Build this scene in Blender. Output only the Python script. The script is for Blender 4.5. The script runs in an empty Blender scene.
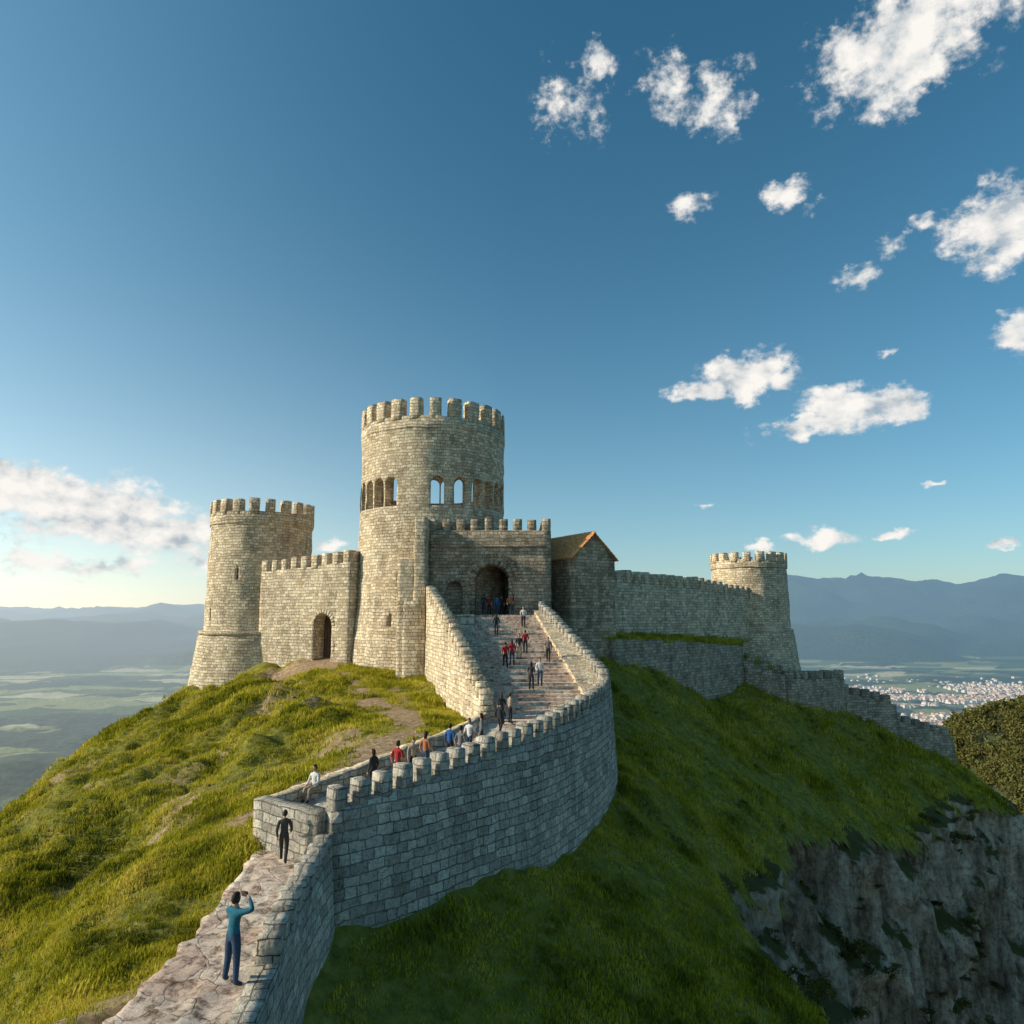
import bpy, bmesh, math, random
import numpy as np
from mathutils import Vector, Matrix
random.seed(7); rng=np.random.default_rng(7)
scene=bpy.context.scene
# ------------------------------------------------------------ noise
def _h(ix,iy,iz):
    n=(ix*374761393+iy*668265263+iz*1274126177)&0xffffffff
    n=((n^(n>>13))*1274126177)&0xffffffff
    n=(n^(n>>16))&0xffffffff
    n=((n^(n>>11))*668265263)&0xffffffff
    return ((n^(n>>15))&0xffffff)/float(0xffffff)
def vnoise(P):
    P=np.asarray(P,float); F=np.floor(P); I=F.astype(np.int64); f=P-F; f=f*f*(3-2*f)
    r=0
    for dx in (0,1):
        for dy in (0,1):
            for dz in (0,1):
                w=(f[...,0] if dx else 1-f[...,0])*(f[...,1] if dy else 1-f[...,1])*(f[...,2] if dz else 1-f[...,2])
                r=r+w*_h(I[...,0]+dx,I[...,1]+dy,I[...,2]+dz)
    return r*2-1
def fbm(P,o=4,g=.5):
    P=np.asarray(P,float); a=1.;s=0.;t=0.
    for k in range(o):
        s=s+a*vnoise(P*(2.03**k)+17.3*k); t+=a; a*=g
    return s/t
def jit(P,a=.04,a2=.02):
    P=np.asarray(P,float)
    d=np.stack([vnoise(P*1.1+o) for o in (3.1,41.7,97.3)],-1)*a
    d2=np.stack([vnoise(P*3.7+o) for o in (13.1,51.7,7.3)],-1)*a2
    return P+d+d2
# ------------------------------------------------------------ mesh builder
class MB:
    def __init__(s): s.v=[];s.f=[];s.uv=[];s.m=[];s.n=0
    def grid(s,P,UV=None,mat=0):
        P=np.asarray(P,float); n,m=P.shape[:2]
        if UV is None: UV=P[...,:2]
        UV=np.asarray(UV,float)
        s.v.append(P.reshape(-1,3))
        idx=np.arange(n*m).reshape(n,m)
        q=np.stack([idx[:-1,:-1],idx[1:,:-1],idx[1:,1:],idx[:-1,1:]],-1).reshape(-1,4)
        s.f.append(q+s.n); s.uv.append(UV.reshape(-1,2)[q].reshape(-1,2)); s.m.append(np.full(len(q),mat)); s.n+=n*m
    def quad(s,a,b,c,d,mat=0,uv=None):
        P=np.array([[a,d],[b,c]],float)
        s.grid(P,uv if uv is not None else P[...,:2],mat)
    def build(s,name,mats,weld=True,recalc=True,smooth=False):
        me=bpy.data.meshes.new(name)
        V=np.concatenate(s.v); F=np.concatenate(s.f); UV=np.concatenate(s.uv); M=np.concatenate(s.m)
        me.vertices.add(len(V)); me.vertices.foreach_set('co',V.ravel())
        me.loops.add(len(F)*4); me.loops.foreach_set('vertex_index',F.ravel().astype(np.int32))
        me.polygons.add(len(F)); me.polygons.foreach_set('loop_start',np.arange(len(F),dtype=np.int32)*4)
        me.polygons.foreach_set('material_index',M.astype(np.int32))
        l=me.uv_layers.new(name='UVMap'); l.data.foreach_set('uv',UV.ravel())
        me.update(calc_edges=True); me.validate()
        if weld:
            bm=bmesh.new(); bm.from_mesh(me)
            bmesh.ops.remove_doubles(bm,verts=bm.verts,dist=1e-4)
            if recalc: bmesh.ops.recalc_face_normals(bm,faces=bm.faces)
            bm.to_mesh(me); bm.free()
        for m in mats: me.materials.append(m)
        if smooth: me.polygons.foreach_set('use_smooth',[True]*len(me.polygons))
        ob=bpy.data.objects.new(name,me); scene.collection.objects.link(ob); return ob
    def box(s,c,t,w,d,z0,z1,k=3,a=.035,mat=0,round_=.015,uvo=None):
        t=np.array(t,float); t/=np.linalg.norm(t); nn=np.array([t[1],-t[0]])
        uo=random.random()*9 if uvo is None else uvo
        def tr(L):
            L=np.asarray(L,float)
            q=np.abs(L)
            cnt=(q>.98).sum(-1)
            sh=np.where(cnt>=2,round_*(cnt-1),0)[...,None]*np.sign(L)*(q>.98)
            X=L[...,0]*w/2; Y=L[...,1]*d/2; Z=(L[...,2]+1)/2*(z1-z0)+z0
            X=X-sh[...,0];Y=Y-sh[...,1];Z=Z-np.where(L[...,2]>.98,sh[...,2],0)
            P=np.stack([c[0]+t[0]*X+nn[0]*Y,c[1]+t[1]*X+nn[1]*Y,Z],-1)
            return jit(P,a,a*.6)
        g=np.linspace(-1,1,k+1); kz=max(k,int((z1-z0)/.5)) ; gz=np.linspace(-1,1,kz+1)
        for sgn in (-1,1):
            A,B=np.meshgrid(g,gz,indexing='ij')
            L=np.stack([A,np.full_like(A,sgn),B],-1); P=tr(L)
            s.grid(P,np.stack([A*w/2+uo,P[...,2]],-1),mat)
            L=np.stack([np.full_like(A,sgn),A,B],-1); P=tr(L)
            s.grid(P,np.stack([A*d/2+uo,P[...,2]],-1),mat)
        A,B=np.meshgrid(g,g,indexing='ij')
        P=tr(np.stack([A,B,np.ones_like(A)],-1)); s.grid(P,np.stack([A*w/2+uo,B*d/2],-1),mat)
        P=tr(np.stack([A,B,-np.ones_like(A)],-1)); s.grid(P,np.stack([A*w/2+uo,B*d/2],-1),mat)
def catmull(R,curved=True,step=.5):
    R=np.array(R,float); out=[]
    for i in range(len(R)-1):
        p1,p2=R[i],R[i+1]; p0=R[i-1] if i>0 else 2*p1-p2; p3=R[i+2] if i+2<len(R) else 2*p2-p1
        n=max(1,int(round(np.linalg.norm((p2-p1)[:2])/step)))
        for k in range(n):
            t=k/n
            out.append(.5*((2*p1)+(-p0+p2)*t+(2*p0-5*p1+4*p2-p3)*t*t+(-p0+3*p1-3*p2+p3)*t**3) if curved else p1*(1-t)+p2*t)
    out.append(R[-1]); return np.array(out)
def frames(R):
    T=np.gradient(R[:,:2],axis=0); T/=np.linalg.norm(T,axis=1)[:,None]
    N=np.stack([T[:,1],-T[:,0]],1); S=np.r_[0,np.cumsum(np.linalg.norm(np.diff(R[:,:2],axis=0),axis=1))]
    return T,N,S
def wall(name,rows,th,mat,merlon=None,batter=0.,curved=True,step=.5,parent=None,mstart=0.,mend=0.,rough=1.):
    R=catmull(rows,curved,step); T,N,S=frames(R)
    mb=MB(); K=max(3,int((R[:,2]-R[:,3]).max()/.5)); tt=np.linspace(0,1,K+1)
    Z=R[:,3,None]*(1-tt)+R[:,2,None]*tt
    off=th/2+batter*(R[:,2,None]-Z)
    O=np.stack([R[:,0,None]+N[:,0,None]*off,R[:,1,None]+N[:,1,None]*off,Z],-1)
    I=np.stack([R[:,0,None]-N[:,0,None]*th/2+0*Z,R[:,1,None]-N[:,1,None]*th/2+0*Z,Z],-1)
    uO=np.stack([S[:,None]+0*Z,Z],-1); uI=uO+[.37,.11]
    O=jit(O,.05*rough,.03*rough); I=jit(I,.05*rough,.03*rough)
    mb.grid(O,uO); mb.grid(I,uI)
    top=np.stack([O[:,-1],I[:,-1]],1); mb.grid(top,np.stack([np.stack([S,0*S],-1),np.stack([S,0*S+th],-1)],1))
    bot=np.stack([O[:,0],I[:,0]],1); mb.grid(bot,np.stack([np.stack([S,0*S],-1),np.stack([S,0*S+th],-1)],1))
    for e in (0,-1):
        mb.grid(np.stack([O[e],I[e]],0),np.stack([np.stack([0*tt,Z[e]],-1),np.stack([0*tt+th,Z[e]],-1)],0))
    ob=mb.build(name,[mat])
    if parent: ob.parent=parent
    if merlon:
        w,gap,h=merlon[:3]; mm=MB(); s=w/2+.05+mstart
        while s<S[-1]-w/2-mend:
            x,y,z=[np.interp(s,S,R[:,k]) for k in (0,1,2)]; tx,ty=[np.interp(s,S,T[:,k]) for k in (0,1)]
            hh=h*random.uniform(.9,1.06)
            mm.box((x,y),(tx,ty),w*random.uniform(.92,1.08),th+.02,z-.25,z+hh,3,.022*rough)
            s+=w+gap
        mo=mm.build('merlons',[mat]); mo.parent=ob
    return ob
def arch_cutter(c,d,w,h,depth,z0):
    d=np.array(d,float); d/=np.linalg.norm(d); t=np.array([-d[1],d[0]])
    prof=[(-w/2,z0),(w/2,z0)]; zs=z0+h-w/2
    for k in range(0,13):
        a=math.pi*k/12; prof.append((w/2*math.cos(a),zs+w/2*math.sin(a)))
    bm=bmesh.new(); A=[];B=[]
    for (x,z) in prof:
        A.append(bm.verts.new((c[0]+t[0]*x-d[0]*depth/2,c[1]+t[1]*x-d[1]*depth/2,z)))
        B.append(bm.verts.new((c[0]+t[0]*x+d[0]*depth/2,c[1]+t[1]*x+d[1]*depth/2,z)))
    n=len(A); bm.faces.new(A); bm.faces.new(B[::-1])
    for i in range(n): bm.faces.new((A[i],B[i],B[(i+1)%n],A[(i+1)%n]))
    bmesh.ops.recalc_face_normals(bm,faces=bm.faces)
    uv=bm.loops.layers.uv.new('UVMap')
    for f in bm.faces:
        for l in f.loops:
            v=l.vert.co; l[uv].uv=((v.x*d[0]+v.y*d[1]) if abs(f.normal.x*d[0]+f.normal.y*d[1])<.5 else v.x,v.z+(v.x*t[0]+v.y*t[1])*.5)
    me=bpy.data.meshes.new('cut'); bm.to_mesh(me); bm.free()
    o=bpy.data.objects.new('cut',me); scene.collection.objects.link(o); return o
def cut(ob,cutters):
    for c in cutters:
        m=ob.modifiers.new('b','BOOLEAN'); m.operation='DIFFERENCE'; m.object=c; m.solver='EXACT'
    dg=bpy.context.evaluated_depsgraph_get(); dg.update()
    me=bpy.data.meshes.new_from_object(ob.evaluated_get(dg)); ob.modifiers.clear(); ob.data=me
    for c in cutters: bpy.data.objects.remove(c)
def voussoirs(name,c,d,w,h,z0,mat,parent,th=.45,proud=.12):
    d=np.array(d,float); d/=np.linalg.norm(d); t=np.array([-d[1],d[0]]); zs=z0+h-w/2; mb=MB(); n=13
    for i in range(n):
        a0=math.pi*i/n+.02; a1=math.pi*(i+1)/n-.02; r0=w/2-.03; r1=w/2+th*random.uniform(.9,1.15)
        P=[]
        for dep in (-proud,.35):
            ring=[]
            for (r,a) in ((r0,a0),(r1,a0),(r1,a1),(r0,a1)):
                x=r*math.cos(a); z=zs+r*math.sin(a)
                ring.append((c[0]+t[0]*x+d[0]*dep,c[1]+t[1]*x+d[1]*dep,z))
            P.append(ring)
        f,b=P; u=random.random()*5
        mb.quad(*f,uv=[[(u,0),(u+.1,0)],[(u,.1),(u+.1,.1)]])
        for k in range(4): mb.quad(f[k],f[(k+1)%4],b[(k+1)%4],b[k],uv=[[(u,0),(u+.1,0)],[(u,.1),(u+.1,.1)]])
    for sg in (-1,1):
        z=z0
        while z<zs-.05:
            hh=min(.42,zs-z); ww=th*random.uniform(.8,1.3)
            x=sg*(w/2+ww/2-.03); mb.box((c[0]+t[0]*x+d[0]*.1,c[1]+t[1]*x+d[1]*.1),t,ww,.2+proud*2,z+.01,z+hh-.01,1,.01)
            z+=hh
    o=mb.build(name,[mat]); o.parent=parent; return o
# ------------------------------------------------------------ materials
def newmat(name):
    m=bpy.data.materials.new(name); m.use_nodes=True; nt=m.node_tree; b=nt.nodes['Principled BSDF']
    b.inputs['Roughness'].default_value=.9; b.inputs['Specular IOR Level'].default_value=.2
    return m,nt,b
def N(nt,t,**k):
    n=nt.nodes.new(t)
    for a,v in k.items():
        if a.startswith('i_'): n.inputs[a[2:].replace('_',' ')].default_value=v
        else: setattr(n,a,v)
    return n
def L(nt,a,b): nt.links.new(a,b)
def ramp(nt,src,stops):
    r=N(nt,'ShaderNodeValToRGB'); e=r.color_ramp.elements
    while len(e)<len(stops): e.new(.5)
    for i,(p,c) in enumerate(stops):
        e[i].position=p; e[i].color=(*c,1) if len(c)==3 else c
    L(nt,src,r.inputs[0]); return r
def mix(nt,f,a,b,mode='MIX'):
    m=N(nt,'ShaderNodeMix',data_type='RGBA',blend_type=mode)
    if isinstance(f,(int,float)): m.inputs[0].default_value=f
    else: L(nt,f,m.inputs[0])
    for s,v in ((6,a),(7,b)):
        if isinstance(v,tuple): m.inputs[s].default_value=(*v,1)
        else: L(nt,v,m.inputs[s])
    return m.outputs[2]
def stone(name,c1,c2,mortar,bw=.62,bh=.3,dist=.06,bump=1.,stain=.5,moss=0.,msize=.02):
    m,nt,b=newmat(name)
    uv=N(nt,'ShaderNodeUVMap'); geo=N(nt,'ShaderNodeNewGeometry')
    def dnoise(src,scale,amt,det=2.):
        n1=N(nt,'ShaderNodeTexNoise',i_Scale=scale,i_Detail=det); L(nt,uv.outputs[0],n1.inputs['Vector'])
        sub=N(nt,'ShaderNodeVectorMath',operation='SUBTRACT'); sub.inputs[1].default_value=(.5,.5,.5); L(nt,n1.outputs['Color'],sub.inputs[0])
        sc=N(nt,'ShaderNodeVectorMath',operation='SCALE'); sc.inputs['Scale'].default_value=amt; L(nt,sub.outputs[0],sc.inputs[0])
        add=N(nt,'ShaderNodeVectorMath',operation='ADD'); L(nt,src,add.inputs[0]); L(nt,sc.outputs[0],add.inputs[1]); return add.outputs[0]
    v2=dnoise(uv.outputs[0],2.2,dist*2.6,3.)
    br=N(nt,'ShaderNodeTexBrick',offset=.43,squash=.68,squash_frequency=3,offset_frequency=2)
    for k,v in (('Scale',1.),('Mortar Size',msize),('Mortar Smooth',.35),('Bias',0.),('Brick Width',bw),('Row Height',bh)): br.inputs[k].default_value=v
    br.inputs['Color1'].default_value=(0,0,0,1); br.inputs['Color2'].default_value=(1,1,1,1); br.inputs['Mortar'].default_value=(.3,.3,.3,1)
    L(nt,v2,br.inputs['Vector'])
    col=mix(nt,br.outputs['Color'],c1,c2)
    big=N(nt,'ShaderNodeTexNoise',i_Scale=.4,i_Detail=4.,i_Roughness=.65); L(nt,geo.outputs['Position'],big.inputs['Vector'])
    md=ramp(nt,big.outputs[0],[(.35,(.95,.95,.95)),(.62,(.45,.45,.45))]); mf=mix(nt,1.,br.outputs['Fac'],md.outputs[0],'MULTIPLY')
    mort=mix(nt,mf,col,mortar)
    br2=ramp(nt,big.outputs[0],[(.34,(.6,.57,.53)),(.5,(1,1,1)),(.7,(1.14,1.09,1.0))])
    col=mix(nt,stain,mort,br2.outputs[0],'MULTIPLY')
    mp=N(nt,'ShaderNodeMapping'); mp.inputs['Scale'].default_value=(1.6,1.6,.16); L(nt,geo.outputs['Position'],mp.inputs[0])
    st=N(nt,'ShaderNodeTexNoise',i_Scale=1.,i_Detail=3.); L(nt,mp.outputs[0],st.inputs['Vector'])
    sr=ramp(nt,st.outputs[0],[(.35,(.58,.56,.53)),(.52,(1,1,1))]); col=mix(nt,stain*.8,col,sr.outputs[0],'MULTIPLY')
    fine=N(nt,'ShaderNodeTexNoise',i_Scale=7.,i_Detail=4.,i_Roughness=.8); L(nt,geo.outputs['Position'],fine.inputs['Vector'])
    fr=ramp(nt,fine.outputs[0],[(.34,(.38,.36,.34)),(.5,(1.0,1.0,1.0)),(.72,(1.35,1.31,1.25))]); col=mix(nt,.8,col,fr.outputs[0],'MULTIPLY')
    if moss>0:
        mr=ramp(nt,st.outputs[0],[(.56,(0,0,0)),(.72,(moss,moss,moss))]); col=mix(nt,mr.outputs[0],col,(.13,.125,.07))
    L(nt,col,b.inputs['Base Color'])
    inv=N(nt,'ShaderNodeMath',operation='MULTIPLY_ADD'); inv.inputs[1].default_value=-1.3; inv.inputs[2].default_value=1.3; L(nt,br.outputs['Fac'],inv.inputs[0])
    a1=N(nt,'ShaderNodeMath',operation='MULTIPLY_ADD'); a1.inputs[1].default_value=1.5; L(nt,fine.outputs[0],a1.inputs[0]); L(nt,inv.outputs[0],a1.inputs[2])
    a2=N(nt,'ShaderNodeMath',operation='MULTIPLY_ADD'); a2.inputs[1].default_value=.8; L(nt,br.outputs['Color'],a2.inputs[0]); L(nt,a1.outputs[0],a2.inputs[2])
    bp=N(nt,'ShaderNodeBump'); bp.inputs['Strength'].default_value=bump; bp.inputs['Distance'].default_value=.07
    L(nt,a2.outputs[0],bp.inputs['Height']); L(nt,bp.outputs[0],b.inputs['Normal'])
    return m
M_tower=stone('tower_stone',(.56,.43,.29),(.98,.82,.60),(.14,.10,.065),.52,.28,.06,1.,.5)
M_wall=stone('rampart_stone',(.35,.32,.275),(.64,.59,.51),(.10,.085,.07),.60,.33,.06,1.,.55,.2,.02)
M_wallw=stone('curtain_stone',(.56,.44,.30),(.98,.83,.62),(.15,.11,.07),.55,.29,.06,1.,.5)
M_gate=stone('gatehouse_stone',(.34,.26,.18),(.70,.57,.42),(.10,.07,.05),.55,.29,.06,1.,.6)
M_dark=stone('weathered_stone',(.33,.275,.21),(.62,.53,.42),(.09,.075,.055),.55,.30,.07,1.,.6,.2)
def paving():
    m,nt,b=newmat('paving_stone'); geo=N(nt,'ShaderNodeNewGeometry')
    n1=N(nt,'ShaderNodeTexNoise',i_Scale=1.6,i_Detail=3.); L(nt,geo.outputs['Position'],n1.inputs['Vector'])
    v=mix(nt,.35,geo.outputs['Position'],n1.outputs['Color'],'ADD')
    vo=N(nt,'ShaderNodeTexVoronoi',feature='DISTANCE_TO_EDGE'); vo.inputs['Scale'].default_value=1.3; L(nt,v,vo.inputs['Vector'])
    vc=N(nt,'ShaderNodeTexVoronoi'); vc.inputs['Scale'].default_value=1.3; L(nt,v,vc.inputs['Vector'])
    c=ramp(nt,vc.outputs['Color'],[(0,(.62,.48,.38)),(.4,(.78,.66,.55)),(.7,(.66,.47,.37)),(1,(.88,.80,.70))])
    e=ramp(nt,vo.outputs[0],[(0,(.6,.55,.5)),(.03,(1,1,1))])
    col=mix(nt,1.,c.outputs[0],e.outputs[0],'MULTIPLY')
    n2=N(nt,'ShaderNodeTexNoise',i_Scale=3.2,i_Detail=7.,i_Roughness=.8); L(nt,geo.outputs['Position'],n2.inputs['Vector'])
    r=ramp(nt,n2.outputs[0],[(.38,(.28,.21,.16)),(.5,(.95,.95,.95)),(.68,(1.3,1.27,1.22))]); col=mix(nt,.95,col,r.outputs[0],'MULTIPLY')
    L(nt,col,b.inputs['Base Color'])
    a=N(nt,'ShaderNodeMath',operation='MULTIPLY_ADD'); a.inputs[1].default_value=2.2; L(nt,n2.outputs[0],a.inputs[0]); L(nt,e.outputs[0],a.inputs[2])
    bp=N(nt,'ShaderNodeBump'); bp.inputs['Strength'].default_value=1.; bp.inputs['Distance'].default_value=.05; L(nt,a.outputs[0],bp.inputs['Height']); L(nt,bp.outputs[0],b.inputs['Normal'])
    return m
M_pave=paving()
def simple(name,c,var=.25,scale=8.,rough=.85,bump=.2,bd=.02):
    m,nt,b=newmat(name); geo=N(nt,'ShaderNodeNewGeometry')
    n=N(nt,'ShaderNodeTexNoise',i_Scale=scale,i_Detail=3.); L(nt,geo.outputs['Position'],n.inputs['Vector'])
    r=ramp(nt,n.outputs[0],[(.3,tuple(x*(1-var) for x in c)),(.7,tuple(min(1,x*(1+var)) for x in c))]); L(nt,r.outputs[0],b.inputs['Base Color'])
    b.inputs['Roughness'].default_value=rough
    bp=N(nt,'ShaderNodeBump'); bp.inputs['Strength'].default_value=bump; bp.inputs['Distance'].default_value=bd; L(nt,n.outputs[0],bp.inputs['Height']); L(nt,bp.outputs[0],b.inputs['Normal'])
    return m
def leafmat(name,ca,cb,tr=.35,cc=None,hf=False):
    m=bpy.data.materials.new(name); m.use_nodes=True; nt=m.node_tree; nt.nodes.clear()
    o=N(nt,'ShaderNodeOutputMaterial'); d=N(nt,'ShaderNodeBsdfDiffuse'); t=N(nt,'ShaderNodeBsdfTranslucent'); mx=N(nt,'ShaderNodeMixShader'); mx.inputs[0].default_value=tr
    geo=N(nt,'ShaderNodeNewGeometry')
    n=N(nt,'ShaderNodeTexNoise',i_Scale=.35,i_Detail=3.,i_Roughness=.65); L(nt,geo.outputs['Position'],n.inputs['Vector'])
    a=N(nt,'ShaderNodeMath',operation='MULTIPLY_ADD'); a.inputs[1].default_value=.45
    if hf: L(nt,geo.outputs['Random Per Island'],a.inputs[0])
    else: oi=N(nt,'ShaderNodeObjectInfo'); L(nt,oi.outputs['Random'],a.inputs[0])
    s=N(nt,'ShaderNodeMath',operation='MULTIPLY_ADD'); s.inputs[1].default_value=2.8; s.inputs[2].default_value=-1.1; L(nt,n.outputs[0],s.inputs[0]); L(nt,s.outputs[0],a.inputs[2])
    st=[(0.02,ca),(.55,cb)]
    if cc: st.append((1.,cc))
    r=ramp(nt,a.outputs[0],st)
    L(nt,r.outputs[0],d.inputs[0]); L(nt,r.outputs[0],t.inputs[0]); L(nt,d.outputs[0],mx.inputs[1]); L(nt,t.outputs[0],mx.inputs[2]); L(nt,mx.outputs[0],o.inputs[0])
    return m
M_grass=leafmat('grass_blades',(.10,.11,.014),(.40,.37,.028),.3,(.62,.50,.09),True)
M_leaf=leafmat('shrub_leaves',(.03,.034,.012),(.11,.105,.024),.2)
M_tree=leafmat('forest_leaves',(.05,.06,.02),(.16,.15,.048),.2)
# ------------------------------------------------------------ terrain
CP=np.array([
(-8.3,8,-8.6),(-8.4,15,-8.3),(-8.8,24,-8.3),(-11,14,-9.6),(-14.5,22,-11.2),(-18,12,-15),(-24,22,-16),(-16.2,32,-9.9),(-24,35,-10.6),(-34,33,-18),(-46,45,-28),(-31,55,-10.3),(-40,62,-15),(-44,78,-20),(-34,76,-8.6),
(-19,45,-8.7),(-13.9,48,-6.9),(-9,50,-5.9),(-26,66,-6.6),(-22,67,-5.0),(-14,60,-4.7),(-17,65,-4.4),
(-9.2,27.2,-7.5),(-7.7,30,-7.0),(-5.9,33.5,-6.6),(-4,38,-6.2),(-4,44,-6.2),(-6,52,-6),(-9,58,-5.3),(-12,40,-7.4),
(0,66,-4),(5,72,-3.6),(14,82,-2.5),(10,72,-2.3),(22,88,-3.3),(0,90,-4),(-20,92,-7),(-40,100,-30),(0,120,-20),
(0,37,-7.6),(2,45,-7.6),(-1,52,-6.8),(-3.2,29,-8.4),(-6.9,22,-9.2),(-6.5,14,-9.4),(-5,8,-10),
(7.2,44,-9.9),(2.6,31.2,-11.0),(-4,23.4,-10.9),(-4,17,-11.4),(-2.5,11,-12),(-.4,25,-11.4),(4,28,-12.7),(8.7,35,-13.4),(10,42,-12.8),(9.5,53,-9.6),(12.5,62,-8.6),(10.6,64,-5.2),
(16,55,-12.6),(21.7,70,-11.6),(35.6,78,-15.6),(46,79.5,-19.5),(28,65,-17.2),(20.8,58,-15.2),(16.5,46,-16),(11.8,38,-15),(12.7,33,-16.2),(12,22,-16.5),(12,8,-18),(2,12,-14.5),(4,2,-17),
(18,79,-6.3),(26,82.5,-7.2),(31,80.5,-9.6),(39,85,-11.6),(46,87,-14.6),(54,89.5,-18),(60,97,-22),(30,100,-6),(45,105,-14),(60,118,-34),(30,125,-24),
(-10,0,-11),(-20,0,-19),(-50,20,-36),(-60,70,-42),(-55,110,-50),(70,90,-30),(30,140,-45),(-30,140,-55)],float)
def tps(r2): return .5*r2*np.log(r2+1e-9)
_n=len(CP); _d=((CP[:,None,:2]-CP[None,:,:2])**2).sum(-1); A=np.zeros((_n+3,_n+3)); A[:_n,:_n]=tps(_d)+np.eye(_n)*.6; A[:_n,_n]=1;A[:_n,_n+1:]=CP[:,:2];A[_n,:_n]=1;A[_n+1:,:_n]=CP[:,:2].T
_w=np.linalg.solve(A,np.r_[CP[:,2],0,0,0])
PATH=catmull([(-17.2,66.6),(-13.5,59),(-9.6,51),(-6.2,44),(-5.6,38),(-7.6,32.5),(-10,28)],True,1.)[:,:2]
def segdist(X,Y,PL):
    d=np.full(X.shape,1e9)
    for a,b in zip(PL[:-1],PL[1:]):
        ab=b-a; t=np.clip(((X-a[0])*ab[0]+(Y-a[1])*ab[1])/(ab@ab),0,1)
        d=np.minimum(d,np.hypot(X-a[0]-ab[0]*t,Y-a[1]-ab[1]*t))
    return d
def H(X,Y):
    X=np.asarray(X,float);Y=np.asarray(Y,float); sh=X.shape; x=X.ravel();y=Y.ravel()
    z=_w[_n]+_w[_n+1]*x+_w[_n+2]*y
    for i in range(_n): z=z+_w[i]*tps((x-CP[i,0])**2+(y-CP[i,1])**2)
    P=np.stack([x,y,0*x],-1)
    pd=segdist(x,y,PATH); k=np.clip((pd-1)/3,0.15,1)
    left=1/(1+np.exp((x+10)/2.))
    z=z+k*(.35*fbm(P*.22,3)+ .14*vnoise(P*.9))+left*k*(1.5*fbm(P*.16+50,3)+.55*vnoise(P*.55+9)+.28*vnoise(P*1.3+4))
    z=z+k*.07*vnoise(P*2.)
    return z.reshape(sh)
cl=catmull([(14,-8),(12.6,10),(12,22),(12.7,33),(11.8,38),(16.3,46),(20.5,57.5),(28,64),(36,70.5),(46,78.5),(55,85.5),(62,94),(66,110),(62,132)],True,1.)[:,:2]
_T,_N,_S=frames(np.c_[cl,0*cl]); 
cl=cl+_N*(fbm(np.c_[_S*.16,0*_S,0*_S],3)*2.4+vnoise(np.c_[_S*.6,0*_S,0*_S+5])*.5)[:,None]
CT,CN,CS=frames(np.c_[cl,0*cl])
poly=np.r_[cl,[[400,132],[400,-8]]]
def sdist(X,Y):
    d=segdist(X,Y,cl); ins=np.zeros(X.shape,bool)
    for a,b in zip(poly,np.roll(poly,-1,0)):
        c=((a[1]>Y)!=(b[1]>Y))&(X<(b[0]-a[0])*(Y-a[1])/(b[1]-a[1]+1e-12)+a[0]); ins^=c
    return np.where(ins,d,-d)
gx=np.arange(-62,72,.42); gy=np.arange(-8,132,.42)
GX,GY=np.meshgrid(gx,gy,indexing='ij'); GZ=H(GX,GY); SD=sdist(GX,GY)
GZ=GZ-np.clip(SD+1.2,0,2)**2*.25
me=bpy.data.meshes.new('hill'); nx,ny=GX.shape
idx=np.arange(nx*ny).reshape(nx,ny); q=np.stack([idx[:-1,:-1],idx[1:,:-1],idx[1:,1:],idx[:-1,1:]],-1).reshape(-1,4)
keep=(SD[:-1,:-1].ravel()<.5); q=q[keep]
me.vertices.add(nx*ny); me.vertices.foreach_set('co',np.stack([GX,GY,GZ],-1).ravel())
me.loops.add(len(q)*4); me.loops.foreach_set('vertex_index',q.ravel().astype(np.int32)); me.polygons.add(len(q)); me.polygons.foreach_set('loop_start',np.arange(len(q),dtype=np.int32)*4)
me.update(calc_edges=True); me.polygons.foreach_set('use_smooth',[True]*len(q))
at=me.attributes.new('dirt','FLOAT','POINT')
def dirt(X,Y):
    X=np.asarray(X,float);Y=np.asarray(Y,float)
    pd=segdist(X,Y,PATH)+fbm(np.stack([X*.5,Y*.5,0*X],-1),3)*1.6
    w=np.interp(Y,[28,36,44,56,60,68],[.3,1.2,1.4,.5,.3,2.]); d=np.clip((w-pd)/1.2+.5,0,1)
    e=np.hypot((X+18)/5.2,(Y-66)/2.3)+fbm(np.stack([X*.6,Y*.6,0*X+4],-1),3)*.35
    o=np.clip((fbm(np.stack([X*.23,Y*.23,0*X+77],-1),4)-.2)*5,0,.8)*(X<-7)
    return np.maximum.reduce([d,np.clip((1.05-e)*4,0,1),o])
at.data.foreach_set('value',dirt(GX,GY).ravel())
hill=bpy.data.objects.new('hill',me); scene.collection.objects.link(hill)
def groundmat():
    m,nt,b=newmat('hill_ground'); geo=N(nt,'ShaderNodeNewGeometry'); at=N(nt,'ShaderNodeAttribute',attribute_name='dirt')
    n=N(nt,'ShaderNodeTexNoise',i_Scale=1.5,i_Detail=6.,i_Roughness=.72); L(nt,geo.outputs['Position'],n.inputs['Vector'])
    g=ramp(nt,n.outputs[0],[(.3,(.08,.085,.016)),(.5,(.19,.18,.025)),(.7,(.32,.26,.06))])
    n2=N(nt,'ShaderNodeTexNoise',i_Scale=3.,i_Detail=6.,i_Roughness=.7); L(nt,geo.outputs['Position'],n2.inputs['Vector'])
    d=ramp(nt,n2.outputs[0],[(.3,(.17,.11,.06)),(.5,(.36,.24,.14)),(.7,(.55,.41,.26))])
    col=mix(nt,at.outputs['Fac'],g.outputs[0],d.outputs[0])
    L(nt,col,b.inputs['Base Color'])
    bp=N(nt,'ShaderNodeBump'); bp.inputs['Strength'].default_value=.9; bp.inputs['Distance'].default_value=.2; L(nt,n2.outputs[0],bp.inputs['Height']); L(nt,bp.outputs[0],b.inputs['Normal'])
    return m
me.materials.append(groundmat())
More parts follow.
